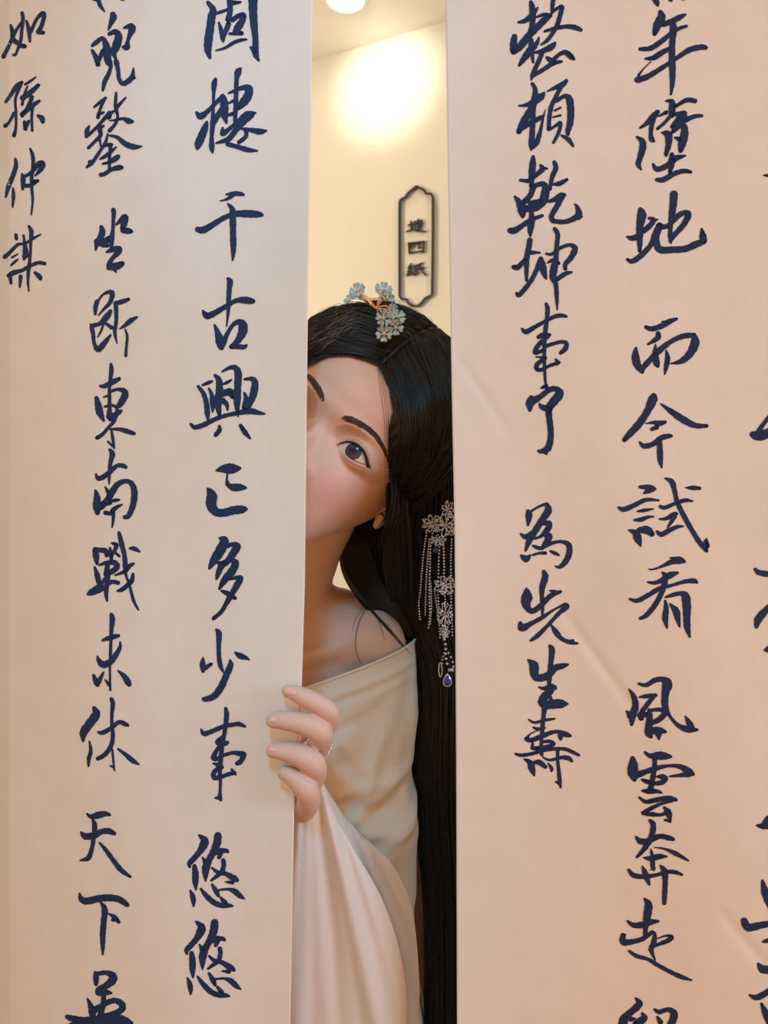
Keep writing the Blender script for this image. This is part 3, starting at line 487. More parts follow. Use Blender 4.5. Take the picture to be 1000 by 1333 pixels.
for j in range(40): tb.f.append((L-2, o+(j+1) % 40, o+j)); tb.f.append((L-1, o+(nr-1)*40+j, o+(nr-1)*40+(j+1) % 40))
SH = P(483, 853, .76); EL = P(490, 1185, .79); WR = P(377, 1090, .648)
limb([(*P(400, 845, .775), .050), (*P(455, 838, .765), .047), (*SH, .0385), (*(SH*.6+EL*.4), .033), (*(SH*.2+EL*.8), .030), (*EL, .033), (*(EL*.7+WR*.3), .034), (*(EL*.35+WR*.65), .029), (*WR, .022)], world=True)
S2 = P(205, 860, .80); 
limb([(*P(330, 845, .775), .050), (*S2, .043), (*(S2+[-.02, .01, -.14]), .038), (*(S2+[-.03, .0, -.27]), .033), (*(S2+[-.02, -.05, -.40]), .028), (*(S2+[-.01, -.07, -.50]), .021), (*(S2+[-.005, -.075, -.56]), .022), (*(S2+[0, -.075, -.62]), .016)], world=True)
limb([(*P(462, 790, .785), .020), (*P(425, 800, .775), .034), (*P(385, 805, .775), .045)], world=True)        # trapezius
limb([(*P(300, 880, .725), .010), (*P(380, 862, .716), .0095), (*P(455, 838, .728), .009), (*P(497, 822, .742), .012)], world=True)   # collar bone
for s in (-1, 1):
    lx_ = cx0+s*.085
    limb([(lx_, .80, .80, .082), (lx_, .80, .65, .070), (lx_, .795, .48, .052), (lx_, .805, .36, .050), (lx_, .81, .20, .038), (lx_, .81, .09, .030), (lx_, .80, .045, .034)], world=True)
    limb([(lx_, .835, .032, .030), (lx_, .76, .030, .034), (lx_, .68, .024, .024), (lx_, .63, .018, .016)], world=True)
tk = tb.build('trunk_tmp', M_SKIN, person)
me = evaluated(tk, [('REMESH', dict(mode='VOXEL', voxel_size=.0042)), ('SMOOTH', dict(iterations=10, factor=.5))]); tk.modifiers.clear(); tk.data = me

# the hand that grips the left sheet
FING = {   # px, py, depth, radius in px
 'index': [(375,899.5,0.5774,8.6),(385,902.5,0.5760,10.4),(399,909,0.5746,12.4),(414,916.5,0.5760,13),(427,926,0.5782,13.2),(429,938,0.5892,12.8),(421,949,0.6060,12.5),(405,957,0.6240,13.5)],
 'middle': [(356,938,0.5772,10.2),(369,937.5,0.5758,12.2),(391,941,0.5740,14.6),(408,947,0.5738,15.6),(418,955,0.5782,15.6),(418,966,0.5912,14.4),(413,975,0.6070,14),(402,983,0.6260,14.5)],
 'ring': [(356,977,0.5772,10.2),(369,978,0.5758,12.2),(389,983,0.5740,15),(403,990,0.5743,16.2),(409.5,998,0.5778,15.8),(410,1011,0.5922,14.6),(406,1018,0.6070,14),(397,1020,0.6260,15)],
 'little': [(370,1006,0.5772,9.2),(378,1009,0.5760,11.4),(391,1019,0.5748,14.6),(400,1030,0.5768,15.6),(402,1042,0.5872,15.4),(399,1050,0.6000,15),(395,1055,0.6120,15),(388,1055,0.6260,15)]}
hm = MB()
for nm, pt in FING.items():
    q = spline(pt, 8); hm.tube([P(*t[:3]) for t in q], [t[3]/F*t[2] for t in q], 18)
    e = pt[0]; hm.sphere(P(*e[:3]), e[3]/F*e[2], 14, 9)
    m1 = np.array(pt[-1]); wpt = np.array((379, 1088, .646, 17))
    q = spline([pt[-2], m1, m1*.5+wpt*.5+[0, 0, .004, 2], wpt], 8); hm.tube([P(*t[:3]) for t in q], [t[3]/F*t[2] for t in q], 18)
q = spline([(379,1085,.646,20),(366,1050,.642,17),(356,1020,.626,13),(352,985,.616,11.5),(350,955,.6105,10),(350,942,.6095,8)], 8)
hm.tube([P(*t[:3]) for t in q], [t[3]/F*t[2] for t in q], 18)
q = spline([(381,1060,.632,22),(378,1085,.645,25),(376,1105,.655,26)], 6); hm.tube([P(*t[:3]) for t in q], [t[3]/F*t[2] for t in q], 20)
hd = hm.build('hand_tmp', M_SKIN, person)
me = evaluated(hd, [('REMESH', dict(mode='VOXEL', voxel_size=.00075)), ('SMOOTH', dict(iterations=5, factor=.5))]); hd.modifiers.clear(); hd.data = me

parts = [head, ears1, ears2, tk, hd]
body = parts[0]; body.name = 'body'
for o in parts[1:]:
    me = evaluated(body, [('BOOLEAN', dict(operation='UNION', solver='MANIFOLD', object=o))])
    body.modifiers.clear(); body.data = me
for o in parts[1:]: bpy.data.objects.remove(o)
body.data.name = 'body'; body.data.materials.clear(); body.data.materials.append(M_SKIN)
body.data.polygons.foreach_set('use_smooth', [True]*len(body.data.polygons))
print('BODY', len(body.data.vertices), body.dimensions)

# make-up: blush, lips and soft shadow at the lids belong to the skin itself
nt = M_SKIN.node_tree; bs = nt.nodes['Principled BSDF']; tc = nt.nodes.new('ShaderNodeTexCoord'); prev = None
def blot(prev, p, r0, r1, col, fac):
    v = nt.nodes.new('ShaderNodeVectorMath'); v.operation = 'DISTANCE'; nt.links.new(tc.outputs['Object'], v.inputs[0])
    v.inputs[1].default_value = tuple(H(p)-np.array(world_loc(body)))
    mr = nt.nodes.new('ShaderNodeMapRange'); mr.interpolation_type = 'SMOOTHSTEP'; nt.links.new(v.outputs['Value'], mr.inputs['Value'])
    mr.inputs['From Min'].default_value = r0; mr.inputs['From Max'].default_value = r1; mr.inputs['To Min'].default_value = fac; mr.inputs['To Max'].default_value = 0
    mx = nt.nodes.new('ShaderNodeMix'); mx.data_type = 'RGBA'; nt.links.new(mr.outputs['Result'], mx.inputs['Factor'])
    if prev is None: mx.inputs['A'].default_value = (.69, .465, .39, 1)
    else: nt.links.new(prev, mx.inputs['A'])
    mx.inputs['B'].default_value = (*col, 1); return mx.outputs['Result']
for s in (-1, 1):
    prev = blot(prev, (s*47, -8, -35), .006, .034, (.70, .38, .37), .7)
    prev = blot(prev, (s*44, 4, -7), .004, .014, (.70, .43, .35), .5)
    prev = blot(prev, (s*9, -22, -67), .006, .013, (.52, .16, .15), .85)
prev = blot(prev, (0, -22, -69), .007, .014, (.52, .16, .15), .85)
nt.links.new(prev, bs.inputs['Base Color'])

# eyes
m_eye = mat('eyeball', (.8, .78, .78), .12, spec=.6); nt = m_eye.node_tree; bs = nt.nodes['Principled BSDF']
at = nt.nodes.new('ShaderNodeAttribute'); at.attribute_name = 'iris'
rp = nt.nodes.new('ShaderNodeValToRGB'); nt.links.new(at.outputs['Fac'], rp.inputs['Fac']); nt.links.new(rp.outputs['Color'], bs.inputs['Base Color'])
els = rp.color_ramp.elements; els[0].position = 0; els[0].color = (.006, .007, .015, 1); els[1].position = 1; els[1].color = (.80, .77, .78, 1)
for p_, c in ((.16, (.008,.009,.022)), (.21, (.022,.028,.085)), (.29, (.024,.032,.10)), (.36, (.055,.068,.16)), (.41, (.025,.03,.09)), (.46, (.010,.012,.035)), (.50, (.62,.60,.62))):
    e = els.new(p_); e.color = (*c, 1)
m_hl = mat('lash', (.008, .006, .007), .6)
for s in (1, -1):
    n, m_ = 72, 60; G = H([s*35.2, -10, 2.6]); ec = np.array([s*EC[0], EC[1], EC[2]]); look = np.array([s*35.4-s*EC[0], -ER, 2.6-EC[2]]); look /= np.linalg.norm(look)
    a1 = np.cross(look, [0, 0, 1.0]); a1 /= np.linalg.norm(a1); a2 = np.cross(a1, look); V = []; att = []
    for i in range(m_):
        for j in range(n):
            a = 2*PI*j/n; t = .0005 + (i/(m_-1))**1.3*1/math.sqrt((math.cos(a)/.80)**2+(math.sin(a)/.42)**2); bul = .35*math.exp(-(t*ER/6.5)**2)
            V.append(H(ec+(look*math.cos(t)+(a1*math.cos(a)+a2*math.sin(a))*math.sin(t))*(ER+bul))); att.append(min(1, t*ER/7.4*.48))
    mb = MB().grid(np.array(V).reshape(m_, n, 3), wrap=True); e = fix_normals(mb.build('eyeball', m_eye, person))
    at_ = e.data.attributes.new('iris', 'FLOAT', 'POINT'); at_.data.foreach_set('value', att)
    # lash line and eyelashes
    q = spline(UP, 6); mb = MB()
    def lidp(x, z, l): 
        rr = math.sqrt(max((ER+1.3+l)**2-(x-EC[0])**2-(z-EC[2])**2, 0)); return np.array([s*x, EC[1]-rr, z])
    q2 = q[4:]; mb.tube([H(lidp(x, z-.2, .15)) for x, z in q2]+[H(lidp(55.5, 2.0, -.2))], list(.0006+.0009*np.linspace(0, 1, len(q2)))+[.0002], 6)
    for i, (x, z) in enumerate(spline(UP, 5)):
        if x < 24: continue
        L_ = 3.0+3.2*((x-24)/30); b = lidp(x, z, .2); d_ = np.array([s*(.25+(x-36)*.030), -.75, .42]); d_ /= np.linalg.norm(d_)
        mb.tube([H(b), H(b+d_*L_*.55+[0, 0, .2]), H(b+d_*L_+[0, 0, 1.1])], [.00022, .00016, .00005], 5)
    q3 = spline(LO, 6)[22:]; mb.tube([H(lidp(x, z+.1, .05)) for x, z in q3], .00028, 5)
    mb.build('eyelashes', m_hl, person)
tree_b = bvh([body])
def on_head(x, z, lift=.3):
    o = Vector(H([x, -80, z])); d_ = Vector(H([x, 100, z]))-o; d_.normalize(); loc, nor, i, ds = tree_b.ray_cast(o, d_); return np.array(loc-d_*lift*.001)
m_brow = mat('brow_hair', (.060, .036, .030), .7)
BR = [(11,16.5,2.2),(16,19.2,4.2),(24,22,4.6),(33,24.2,4.2),(42,24.3,3.6),(51,21.5,2.8),(58,17.5,1.8),(63,14,.7)]
for s in (1, -1):
    mb = MB(); q = spline(BR, 14)
    for i, (x, z, w_) in enumerate(q[:-1]):
        dx, dz = q[min(i+1, len(q)-1), :2]-q[max(i-1, 0), :2]; l = math.hypot(dx, dz); dx /= l; dz /= l
        fade = min(1, (i+4)/16)
        for t in np.linspace(-.5, .5, 5):
            t += rng.uniform(-.08, .08); bx, bz = x-dz*t*w_, z+dx*t*w_; up = .55*(1-i/len(q))-t*.5
            L_ = rng.uniform(3.0, 4.6); ex, ez = bx+(dx-dz*up)*L_, bz+(dz+dx*up)*L_
            if rng.uniform() > fade: continue
            mb.tube([on_head(s*bx, bz, .05), on_head(s*(bx+ex)/2, (bz+ez)/2, .35), on_head(s*ex, ez, .2)], [.00024, .00020, .00007], 4)
    mb.build('eyebrow', m_brow, person)
# fingernails
m_nail = mat('fingernail', (.80, .46, .46), .2, spec=.6)
for px, py, ang, a_, b_ in ((377.5, 900.5, 14, 8.5, 5.6), (355, 936.5, 5, 4.6, 4.6), (355, 975, 5, 4.6, 4.6)):
    dd = .5785; t = math.radians(ang); mb = MB(); V = []; tip = px > 370
    n, m_ = 24, 8; th = bvh([body]) if False else tree_b
    A = []
    for i in range(m_):
        r = i/(m_-1)
        A.append([hit(th, px+(math.cos(a)*a_*math.cos(t)-math.sin(a)*b_*math.sin(t))*r, py+(math.cos(a)*a_*math.sin(t)+math.sin(a)*b_*math.cos(t))*r, .0007*(1-r**4)+.0002, .578) for a in np.linspace(0, 2*PI, n, endpoint=False)])
    mb.grid(np.array(A), wrap=True).build('fingernail', m_nail, person)

# ------------------------------------------------------------------ hair : cap with grooves, combed strands, long fall
HLX = [0, 13, 21, 36, 43, 52, 62, 70, 78, 90, 140]; HLZ = [72, 64, 61, 49, 36, 24, 10, -2, -14, -24, -60]
def cap_shape(z, ph, off):
    p = head_base(z, ph); e = 1e-3
    pz = head_base(np.clip(z+.5, -121, 123.9), ph)-head_base(np.clip(z-.5, -121, 123.9), ph); pp = head_base(z, ph+e)-head_base(z, ph-e)
    n = np.cross(pp, pz); n /= np.linalg.norm(n, axis=-1)[..., None]+1e-9
    return p, p+n*off[..., None]
zc = np.concatenate([np.linspace(-85, 20, 60), np.linspace(21, 123.8, 150)]); pc = np.linspace(-PI, PI, 420, endpoint=False)
Z, PH = np.meshgrid(zc, pc, indexing='ij'); Zr, Pr = Z.ravel(), PH.ravel()
b0 = head_base(Zr, Pr); ax = np.abs(b0[:, 0]); hl = np.interp(ax, HLX, HLZ)
front = b0[:, 1] < 70
edge = np.where(front, Zr-hl+2.5*np.exp(-(ax/6)**2), 40.0); edge = np.minimum(edge, np.where(~front, Zr-np.interp(b0[:, 1], [70, 100, 130], [-22, -45, -86]), 99))
inside = edge > 0
vol = 2.2+13*sstep(0, 34, edge)+8*sstep(15, 60, edge)*sstep(20, 80, Zr)+5*np.exp(-((b0[:, 1]-60)/40)**2)*sstep(85, 110, Zr)
vol += 5*sstep(20, 60, ax)*sstep(40, 100, Zr)*(b0[:, 0] > 0)
part = np.exp(-(ax/2.0)**2)*(b0[:, 1] < 90); vol -= 1.2*part
ang = np.arctan2(b0[:, 1]-70+.25*(100-Zr), 60+Zr*.3)
grv = .55*np.sin(ang*95+2*np.sin(ang*31))+.45*np.sin(ang*57+1.3)+.4*np.sin(ang*23+ax*.03)
_, c1 = cap_shape(Zr, Pr, vol+grv*sstep(0, 10, edge))
A = H(c1).reshape(Z.shape+(3,)); ins = inside.reshape(Z.shape)
hair = MB(); idx = -np.ones(Z.shape, int); r_, c_ = Z.shape
for i in range(r_):
    for j in range(c_):
        if ins[i, j]: idx[i, j] = len(hair.v); hair.v.append(tuple(A[i, j]))
for i in range(r_-1):
    for j in range(c_):
        q = (idx[i, j], idx[i, (j+1) % c_], idx[i+1, (j+1) % c_], idx[i+1, j])
        if min(q) >= 0: hair.f.append(q)
top = [idx[-1, j] for j in range(c_)]; hair.v.append(tuple(A[-1].mean(0))); k = len(hair.v)-1
for j in range(c_): hair.f.append((top[j], top[(j+1) % c_], k))
capT = BVHTree.FromPolygons([Vector(v) for v in hair.v], hair.f)
HC = np.array(H([0, 92, 12]))
def cap_pt(d, lift):
    d = np.array(d)/np.linalg.norm(d); loc, nor, i, ds = capT.ray_cast(Vector(HC+d*.4), Vector(-d))
    if loc is None: return None
    r = np.linalg.norm(np.array(loc)-HC); return HC+d*(r+lift)
RHm = RH
def dirl(x, y, z): v = np.array([x, y-92, z-12.0]); return (v/np.linalg.norm(v)) @ RHm.T
strand = MB()
for s in (-1, 1):
    for k in range(230):
        t = rng.uniform()**1.2; y0 = 4+t*120; z0 = 74+52*math.sin(min(1, t*1.35)*PI/2)
        a = dirl(s*1.5, y0, z0); e = dirl(s*84, 55+t*90, -18-rng.uniform(0, 18)); mt = rng.uniform(-4, 4)
        mid = dirl(s*(44+t*34), 14+t*95+mt, 44+t*34) if t < .6 else None
        P_ = []
        for u in np.linspace(0, 1, 15):
            d_ = (a*(1-u)**2+mid*2*u*(1-u)*1.15+e*u*u) if mid is not None else a*(1-u)+e*u
            q = cap_pt(d_, .0003+.0006*rng.uniform())
            if q is not None: P_.append(q)
        if len(P_) > 5:
            n_ = len(P_); strand.tube(P_, list(.00075*np.sin(np.linspace(.25, PI-.2, n_))**.6+.0001), 5)
# loose fuzz on the crown catching the light
for k in range(70):
    t = rng.uniform(); a = dirl(-60*t, 20+rng.uniform(0, 90), 100-30*t); P_ = []
    dv = rng.normal(size=3)*.25
    for u in np.linspace(0, 1, 6): 
        q = cap_pt(a+dv*u, .0006+.004*math.sin(u*PI)*rng.uniform(.3, 1)); P_.append(q) if q is not None else None
    if len(P_) > 3: strand.tube(P_, list(.00018*np.linspace(1, .3, len(P_))), 4)
# long fall: px-left, px-right, py, depth, thickness
FALL = [(500,590,520,.735,.055),(492,622,580,.745,.060),(478,636,640,.765,.062),(462,645,700,.785,.060),(468,652,740,.795,.056),(494,658,785,.80,.05),(524,662,830,.80,.046),(537,664,880,.795,.044),(537,664,950,.79,.043),(537,664,1010,.79,.042),(542,664,1080,.79,.040),(551,664,1180,.79,.038),(553,662,1330,.79,.036),(556,658,1500,.79,.032),(566,640,1680,.79,.024),(585,610,1760,.79,.008)]
q = spline(FALL, 8); rows = []
for a, b, y, d, th in q:
    l = P(a, y, d); r = P(b, y, d); c = (l+r)/2; hw = (r-l)[0]/2; row = []
    for t in np.linspace(0, 2*PI, 180, endpoint=False):
        rp = 1+.030*math.sin(t*23+y*.004)+.022*math.sin(t*41-y*.006)+.012*math.sin(t*71+1)
        row.append([c[0]+hw*math.cos(t)*(1+.4*(rp-1)), c[1]+th*math.sin(t)*rp, c[2]])
    rows.append(row)
A = np.array(rows); o = len(hair.v); hair.grid(A, wrap=True); hair.v += [tuple(A[0].mean(0)), tuple(A[-1].mean(0))]; L = len(hair.v)
for j in range(180): hair.f.append((L-2, o+(j+1) % 180, o+j)); hair.f.append((L-1, o+(len(rows)-1)*180+j, o+(len(rows)-1)*180+(j+1) % 180))
for k in range(260):
    f0 = rng.uniform(.0, 1.0); f1 = f0+rng.uniform(-.06, .06); ph = rng.uniform(0, 6); th0 = rng.uniform(.96, 1.05); i0 = int(rng.integers(0, 30)); i1 = len(q)-int(rng.integers(1, 24)); P_ = []
    for i in range(i0, i1, 4):
        a, b, y, d, th = q[i]; f = f0+(f1-f0)*i/len(q)+.012*math.sin(y*.012+ph); f = min(max(f, .01), .99)
        x = a+(b-a)*f; yy = -th*th0*math.sqrt(max(0, 1-(2*f-1)**2)); p = P(x, y, d); P_.append(np.array([p[0], p[1]+yy, p[2]]))
    strand.tube(P_, list(.0011*np.sin(np.linspace(.3, PI-.05, len(P_)))**.5+.00005), 5)
# lock in front of the ear and the side of the face
for k in range(46):
    u = k/45; o_ = rng.uniform(-2, 2); dd = .012*u
    pts = [(496+12*u, 476+6*u, .662+dd), (500+14*u, 520, .653+dd), (502+17*u+o_*.3, 570, .650+dd), (504+22*u+o_*.4, 620, .654+dd), (503+26*u+o_, 662, .668+dd), (499+34*u+o_*1.5, 705, .690+dd), (498+36*u+o_*2, 745, .705+dd), (507+30*u+o_, 782+8*u, .718+dd)]
    p2 = spline(pts, 5); n_ = len(p2); strand.tube([P(*t) for t in p2], list(.0016*np.sin(np.linspace(.5, PI-.05, n_))**.6+.00006), 5)
# hair behind the neck and the lock that runs out along the shoulder
for k in range(40):
    u = k/39; pts = [(484+22*u, 672, .742), (450+31*u, 704, .738+.01*u), (446+42*u, 735, .735+.015*u), (458+42*u, 765, .735+.02*u), (478+45*u, 792, .742+.02*u), (500+40*u, 815+20*u, .765)]
    p2 = spline(pts, 5); strand.tube([P(*t) for t in p2], list(.0024*np.sin(np.linspace(.6, PI-.05, len(p2)))**.6+.00006), 5)
hair.v, hair.f = hair.v, hair.f
o_ = len(hair.v); hair.v += strand.v; hair.f += [tuple(i+o_ for i in f) for f in strand.f]
hair_o = hair.build('hair', M_HAIR, person)
tree_bh = bvh([body, hair_o])
# wisps lying on the neck, the shoulder and the face
def wisp(pts, r, lift=.0012, tree=tree_b):
    P_ = np.array([hit(tree, x, y, lift, .72) for x, y in spline(pts, 6)]); n_ = len(P_)
    for _ in range(2): P_[1:-1] = (P_[:-2]+2*P_[1:-1]+P_[2:])/4
    MB().tube(P_, list(r*np.sin(np.linspace(.5, PI-.1, n_))**.7), 5).build('loose_strand', M_WISP, person)
wisp([(443,728),(450,750),(470,780),(500,814),(528,846)], .0013)
wisp([(444,730),(452,750),(474,782),(508,820),(535,852)], .0010)
wisp([(442,728),(452,756),(474,784),(502,812),(524,838)], .0005)
wisp([(480,786),(468,808),(463,832),(464,850),(472,866)], .00038)
wisp([(477,786),(463,806),(458,826)], .00024)
wisp([(487,795),(496,815),(501,836)], .0003)
for k in range(3):
    x = 496.5+[0, 3.4, 6.5][k]; wisp([(491+1.5*k, 478+2*k), (x, 515), (x+4.5-.8*k, 556), (x+4-.5*k, 604), (x+5-k, 640-3*k)], .00016, .0015)

m_highlight = mat('hair_highlight', (.16, .135, .12), .45)  # paler strand colour stands in for light catching the upper-left hair
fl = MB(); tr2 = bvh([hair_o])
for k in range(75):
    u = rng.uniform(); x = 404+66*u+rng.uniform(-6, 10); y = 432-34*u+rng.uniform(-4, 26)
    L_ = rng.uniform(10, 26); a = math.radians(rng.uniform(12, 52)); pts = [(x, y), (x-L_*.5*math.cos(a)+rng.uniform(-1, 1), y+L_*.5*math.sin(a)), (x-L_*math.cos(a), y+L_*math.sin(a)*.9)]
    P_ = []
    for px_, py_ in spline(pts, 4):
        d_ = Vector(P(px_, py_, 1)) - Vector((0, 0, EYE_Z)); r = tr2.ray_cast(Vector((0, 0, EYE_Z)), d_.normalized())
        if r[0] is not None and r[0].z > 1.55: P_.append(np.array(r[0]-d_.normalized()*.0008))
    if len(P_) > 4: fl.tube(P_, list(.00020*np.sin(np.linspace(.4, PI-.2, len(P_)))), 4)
fl.build('hair_highlight', m_highlight, hair_o)

# ------------------------------------------------------------------ dress and sleeve
m_dress = mat('cream_cotton', (.80, .735, .645), .8, spec=.2, bump=(1400, .15, .0004))
m_sheer = mat('sheer_voile', (.80, .74, .69), .7, spec=.25)
nt = m_sheer.node_tree; bs = nt.nodes['Principled BSDF']; bs.inputs['Alpha'].default_value = .80
RX = .0325          # the right side of the dress in metres
DR = [  # z, centre x, half width, centre y, half depth
 (1.36,-.104,.138,.792,.098),(1.30,-.104,.138,.792,.104),(1.24,-.104,.138,.79,.112),(1.18,-.107,.136,.79,.116),(1.12,-.105,.141,.79,.118),(1.04,-.106,.138,.795,.115),(.97,-.105,.139,.80,.118),(.85,-.108,.16,.80,.135),(.6,-.11,.20,.80,.17),(.3,-.11,.235,.80,.20),(.012,-.11,.26,.80,.22)]
DZ = np.array([t[0] for t in DR])[::-1]; DT = np.array(DR)[::-1]
def dress_pt(z, t, off=0.0):
    cx, hw, cy, hd = [np.interp(z, DZ, DT[:, k]) for k in (1, 2, 3, 4)]
    c, s = math.cos(t), math.sin(t)
    x = cx+(hw+off)*np.sign(c)*abs(c)**(2/2.4); y = cy+(hd+off)*np.sign(s)*abs(s)**(2/2.4)
    return np.array([x, y, z])
FOLD = [  # x0,z0,x1,z1 (metres) amplitude, width
 (-.085,1.268,.020,1.296,.0030,.004),(-.08,1.257,.015,1.283,.0025,.004),(-.075,1.245,-.01,1.27,.003,.006),
 (.027,1.26,.005,1.19,.006,.009),(.012,1.27,-.02,1.17,.0045,.010),(.022,1.20,-.030,1.165,.006,.007),(-.02,1.15,.022,1.142,.009,.008),(.0,1.165,-.04,1.18,-.006,.007),
 (.028,1.16,-.005,1.11,.006,.010),(-.03,1.235,-.075,1.215,.004,.010),(.015,1.13,.028,1.05,.006,.009),(-.04,1.20,-.06,1.13,.004,.012),
 (.030,1.285,.024,1.215,.004,.005),(.031,1.24,.016,1.165,.005,.006),(-.055,1.262,-.02,1.21,.003,.006),(-.045,1.19,.012,1.195,.0035,.006),(-.005,1.235,-.018,1.185,.003,.005),(.02,1.175,.03,1.12,.006,.006),(-.01,1.125,.026,1.155,.005,.006),(-.065,1.225,-.03,1.245,.003,.005)]
FOLD = [f[:4]+(f[4]*1.3, f[5]) for f in FOLD]
def folds(x, z):
    h = 0
    for x0, z0, x1, z1, a, w_ in FOLD:
        L = math.hypot(x1-x0, z1-z0); t = ((x-x0)*(x1-x0)+(z-z0)*(z1-z0))/L/L; s = ((x-x0)*(z1-z0)-(z-z0)*(x1-x0))/L
        h += a*math.exp(-(s/w_)**2)*math.exp(-(max(0, abs(t-.5)-.45)/.18)**2)
    return h
def neckline(x): return float(P(393, 893, .70)[2] + (x-P(393, 893, .70)[0])*.300)
def dress_grid(off, nz_, nt_, ztop, zbot, foldk=1.0, rip=.0):
    rows = []
    for i in range(nz_):
        v = i/(nz_-1); v = v**1.6; row = []
        for t in np.linspace(0, 2*PI, nt_, endpoint=False):
            p0 = dress_pt(1.28, t, off); zt = ztop(p0[0]) + .03*sstep(.80, .90, p0[1]); z = zt+(zbot-zt)*v
            p = dress_pt(z, t, off); c, s = math.cos(t), math.sin(t)
            h = folds(p[0], z)*foldk if s < .2 else 0
            low = sstep(1.05, .3, z)*.016*math.sin(t*15+.4*math.sin(z*5))
            h += low + rip*math.sin(t*9+z*14)
            row.append([p[0]+c*h*.35, p[1]+s*h, z])
        rows.append(row)
    return np.array(rows)
A = dress_grid(0, 190, 320, neckline, .012); B = dress_grid(-.0016, 190, 320, neckline, .012)
mb = MB(); mb.grid(A, wrap=True); mb.grid(B, wrap=True); n = A.shape[0]*320
for j in range(320): mb.f.append((j, (j+1) % 320, n+(j+1) % 320, n+j))
dress = fix_normals(mb.build('dress', m_dress, person))
hem = MB(); hem.tube(A[0]+np.array([0, 0, -.0006]), .0016, 6, closed=True); 
hem.build('neckline_hem', m_dress, dress)
# sleeve of the sheer outer robe: hangs from the wrist, opening towards the lower right
def sleeve(right, back, left, d0, d1, name, amp, ph):
    q = spline(right, 8); rows = []
    for i, (x, y) in enumerate(q):
        f = i/(len(q)-1); xl = np.interp(y, [t[1] for t in left], [t[0] for t in left]); row = []
        df = np.interp(y, [985, 1040, 1150, 1333, 2000], d0); db = np.interp(y, [985, 1040, 1150, 1333, 2000], d1)
        for t in np.linspace(0, 2*PI, 200, endpoint=False):
            c, s = math.cos(t), math.sin(t); dm = (df+db)/2; hd_ = (db-df)/2
            xx = (x+xl)/2+(x-xl)/2*np.sign(c)*abs(c)**.8; g = sstep(0, .3, f)
            an = (xx-398)/(y-930.0)          # pleats fan out from the hand
            rip = amp*g*(.8*math.sin(an*24+ph)+.5*math.sin(an*43+ph*2.3+.6*math.sin(f*4))+.35*math.sin(an*75+f*3))
            rip += amp*.9*g*math.exp(-((an-.22)/.022)**2)-amp*g*math.exp(-((an-.10)/.025)**2)
            d = dm+hd_*np.sign(s)*abs(s)**.9 - rip*(1 if s < 0 else -.5)
            row.append(P(xx, y, d))
        rows.append(row)
    A = np.array(rows); mb = MB(); mb.grid(A, wrap=True); n_ = A.shape[0]
    B = A.copy(); cen = A.mean(1, keepdims=True); B = A+(cen-A)/np.maximum(np.linalg.norm(cen-A, axis=2, keepdims=True), 1e-6)*.0009
    k = len(mb.v); mb.grid(B, wrap=True)
    for j in range(200): mb.f.append((j, (j+1) % 200, k+(j+1) % 200, k+j)); e = (n_-1)*200; mb.f.append((e+j, e+(j+1) % 200, k+e+(j+1) % 200, k+e+j))
    return fix_normals(mb.build(name, m_sheer, person))
LFT = [(384,985),(340,1030),(316,1100),(310,1333),(310,2000)]
sleeve([(412,1012),(424,1025),(446,1058),(470,1085),(500,1112),(520,1140),(536,1180),(543,1230),(546,1280),(546,1333),(544,1450),(530,1600)], None, [(a-6, b) for a, b in LFT], (.640,.638,.640,.645,.66), (.655,.668,.672,.675,.68), 'outer_sleeve', .0022, .4)
sleeve([(414,1000),(421,1018),(436,1058),(455,1095),(477,1130),(498,1170),(515,1215),(526,1260),(531,1300),(530,1333),(524,1450),(505,1560)], None, LFT, (.612,.610,.612,.616,.63), (.632,.634,.636,.638,.65), 'sleeve', .0026, 1.7)

# ------------------------------------------------------------------ ring, flower hairpin, crystal tassel, cabinet
m_silver = mat('silver', (.80, .78, .76), .22, metal=1.0)
m_gold = mat('copper_wire', (.80, .47, .27), .30, metal=1.0)
m_petal = mat('blue_enamel_petal', (.30, .53, .58), .35, spec=.6); noisy(m_petal, 260, (.26, .50, .57), (.58, .76, .78))
m_petal2 = mat('green_blue_petal', (.28, .48, .46), .35, spec=.6); noisy(m_petal2, 260, (.28, .50, .48), (.52, .68, .62))
m_pearl = mat('tiny_stamen', (.85, .74, .50), .3)
m_cryst = mat('crystal', (.74, .80, .90), .12, metal=.75); m_blue = mat('blue_stone', (.03, .06, .42), .08, spec=.8); m_dblue = mat('deep_blue_stone', (.01, .05, .16), .1, spec=.8)
rc = P(427, 968, .5925)
ringo = empty('ring', rc, 'thin silver ring with small stones on the middle finger of the gripping hand', 'ring')
ax_ = P(422,966,.592)-P(418.5,955,.579); ax_ /= np.linalg.norm(ax_); e1 = np.cross(ax_, [0, 0, 1.0]); e1 /= np.linalg.norm(e1); e2 = np.cross(ax_, e1); rr_ = .0092
ce = P(415.5, 969, .598); ax_ = P(413,975,.607)-P(418,966,.592); ax_ /= np.linalg.norm(ax_); e1 = np.cross(ax_, [0, 0, 1.0]); e1 /= np.linalg.norm(e1); e2 = np.cross(ax_, e1)
MB().tube([ce+(e1*math.cos(a)+e2*math.sin(a))*rr_ for a in np.linspace(0, 2*PI, 40, endpoint=False)], .0007, 8, closed=True).build('band', m_silver, ringo)
for k in range(5):
    best = max(np.linspace(0, 2*PI, 90), key=lambda a: ((e1*math.cos(a)+e2*math.sin(a))@np.array([.85, -.5, .1]))) + (k-2)*.22
    p = ce+(e1*math.cos(best)+e2*math.sin(best))*(rr_+.0006); MB().sphere(p, .0011 if k != 2 else .0015, 8, 6).build('stone', m_cryst, ringo)

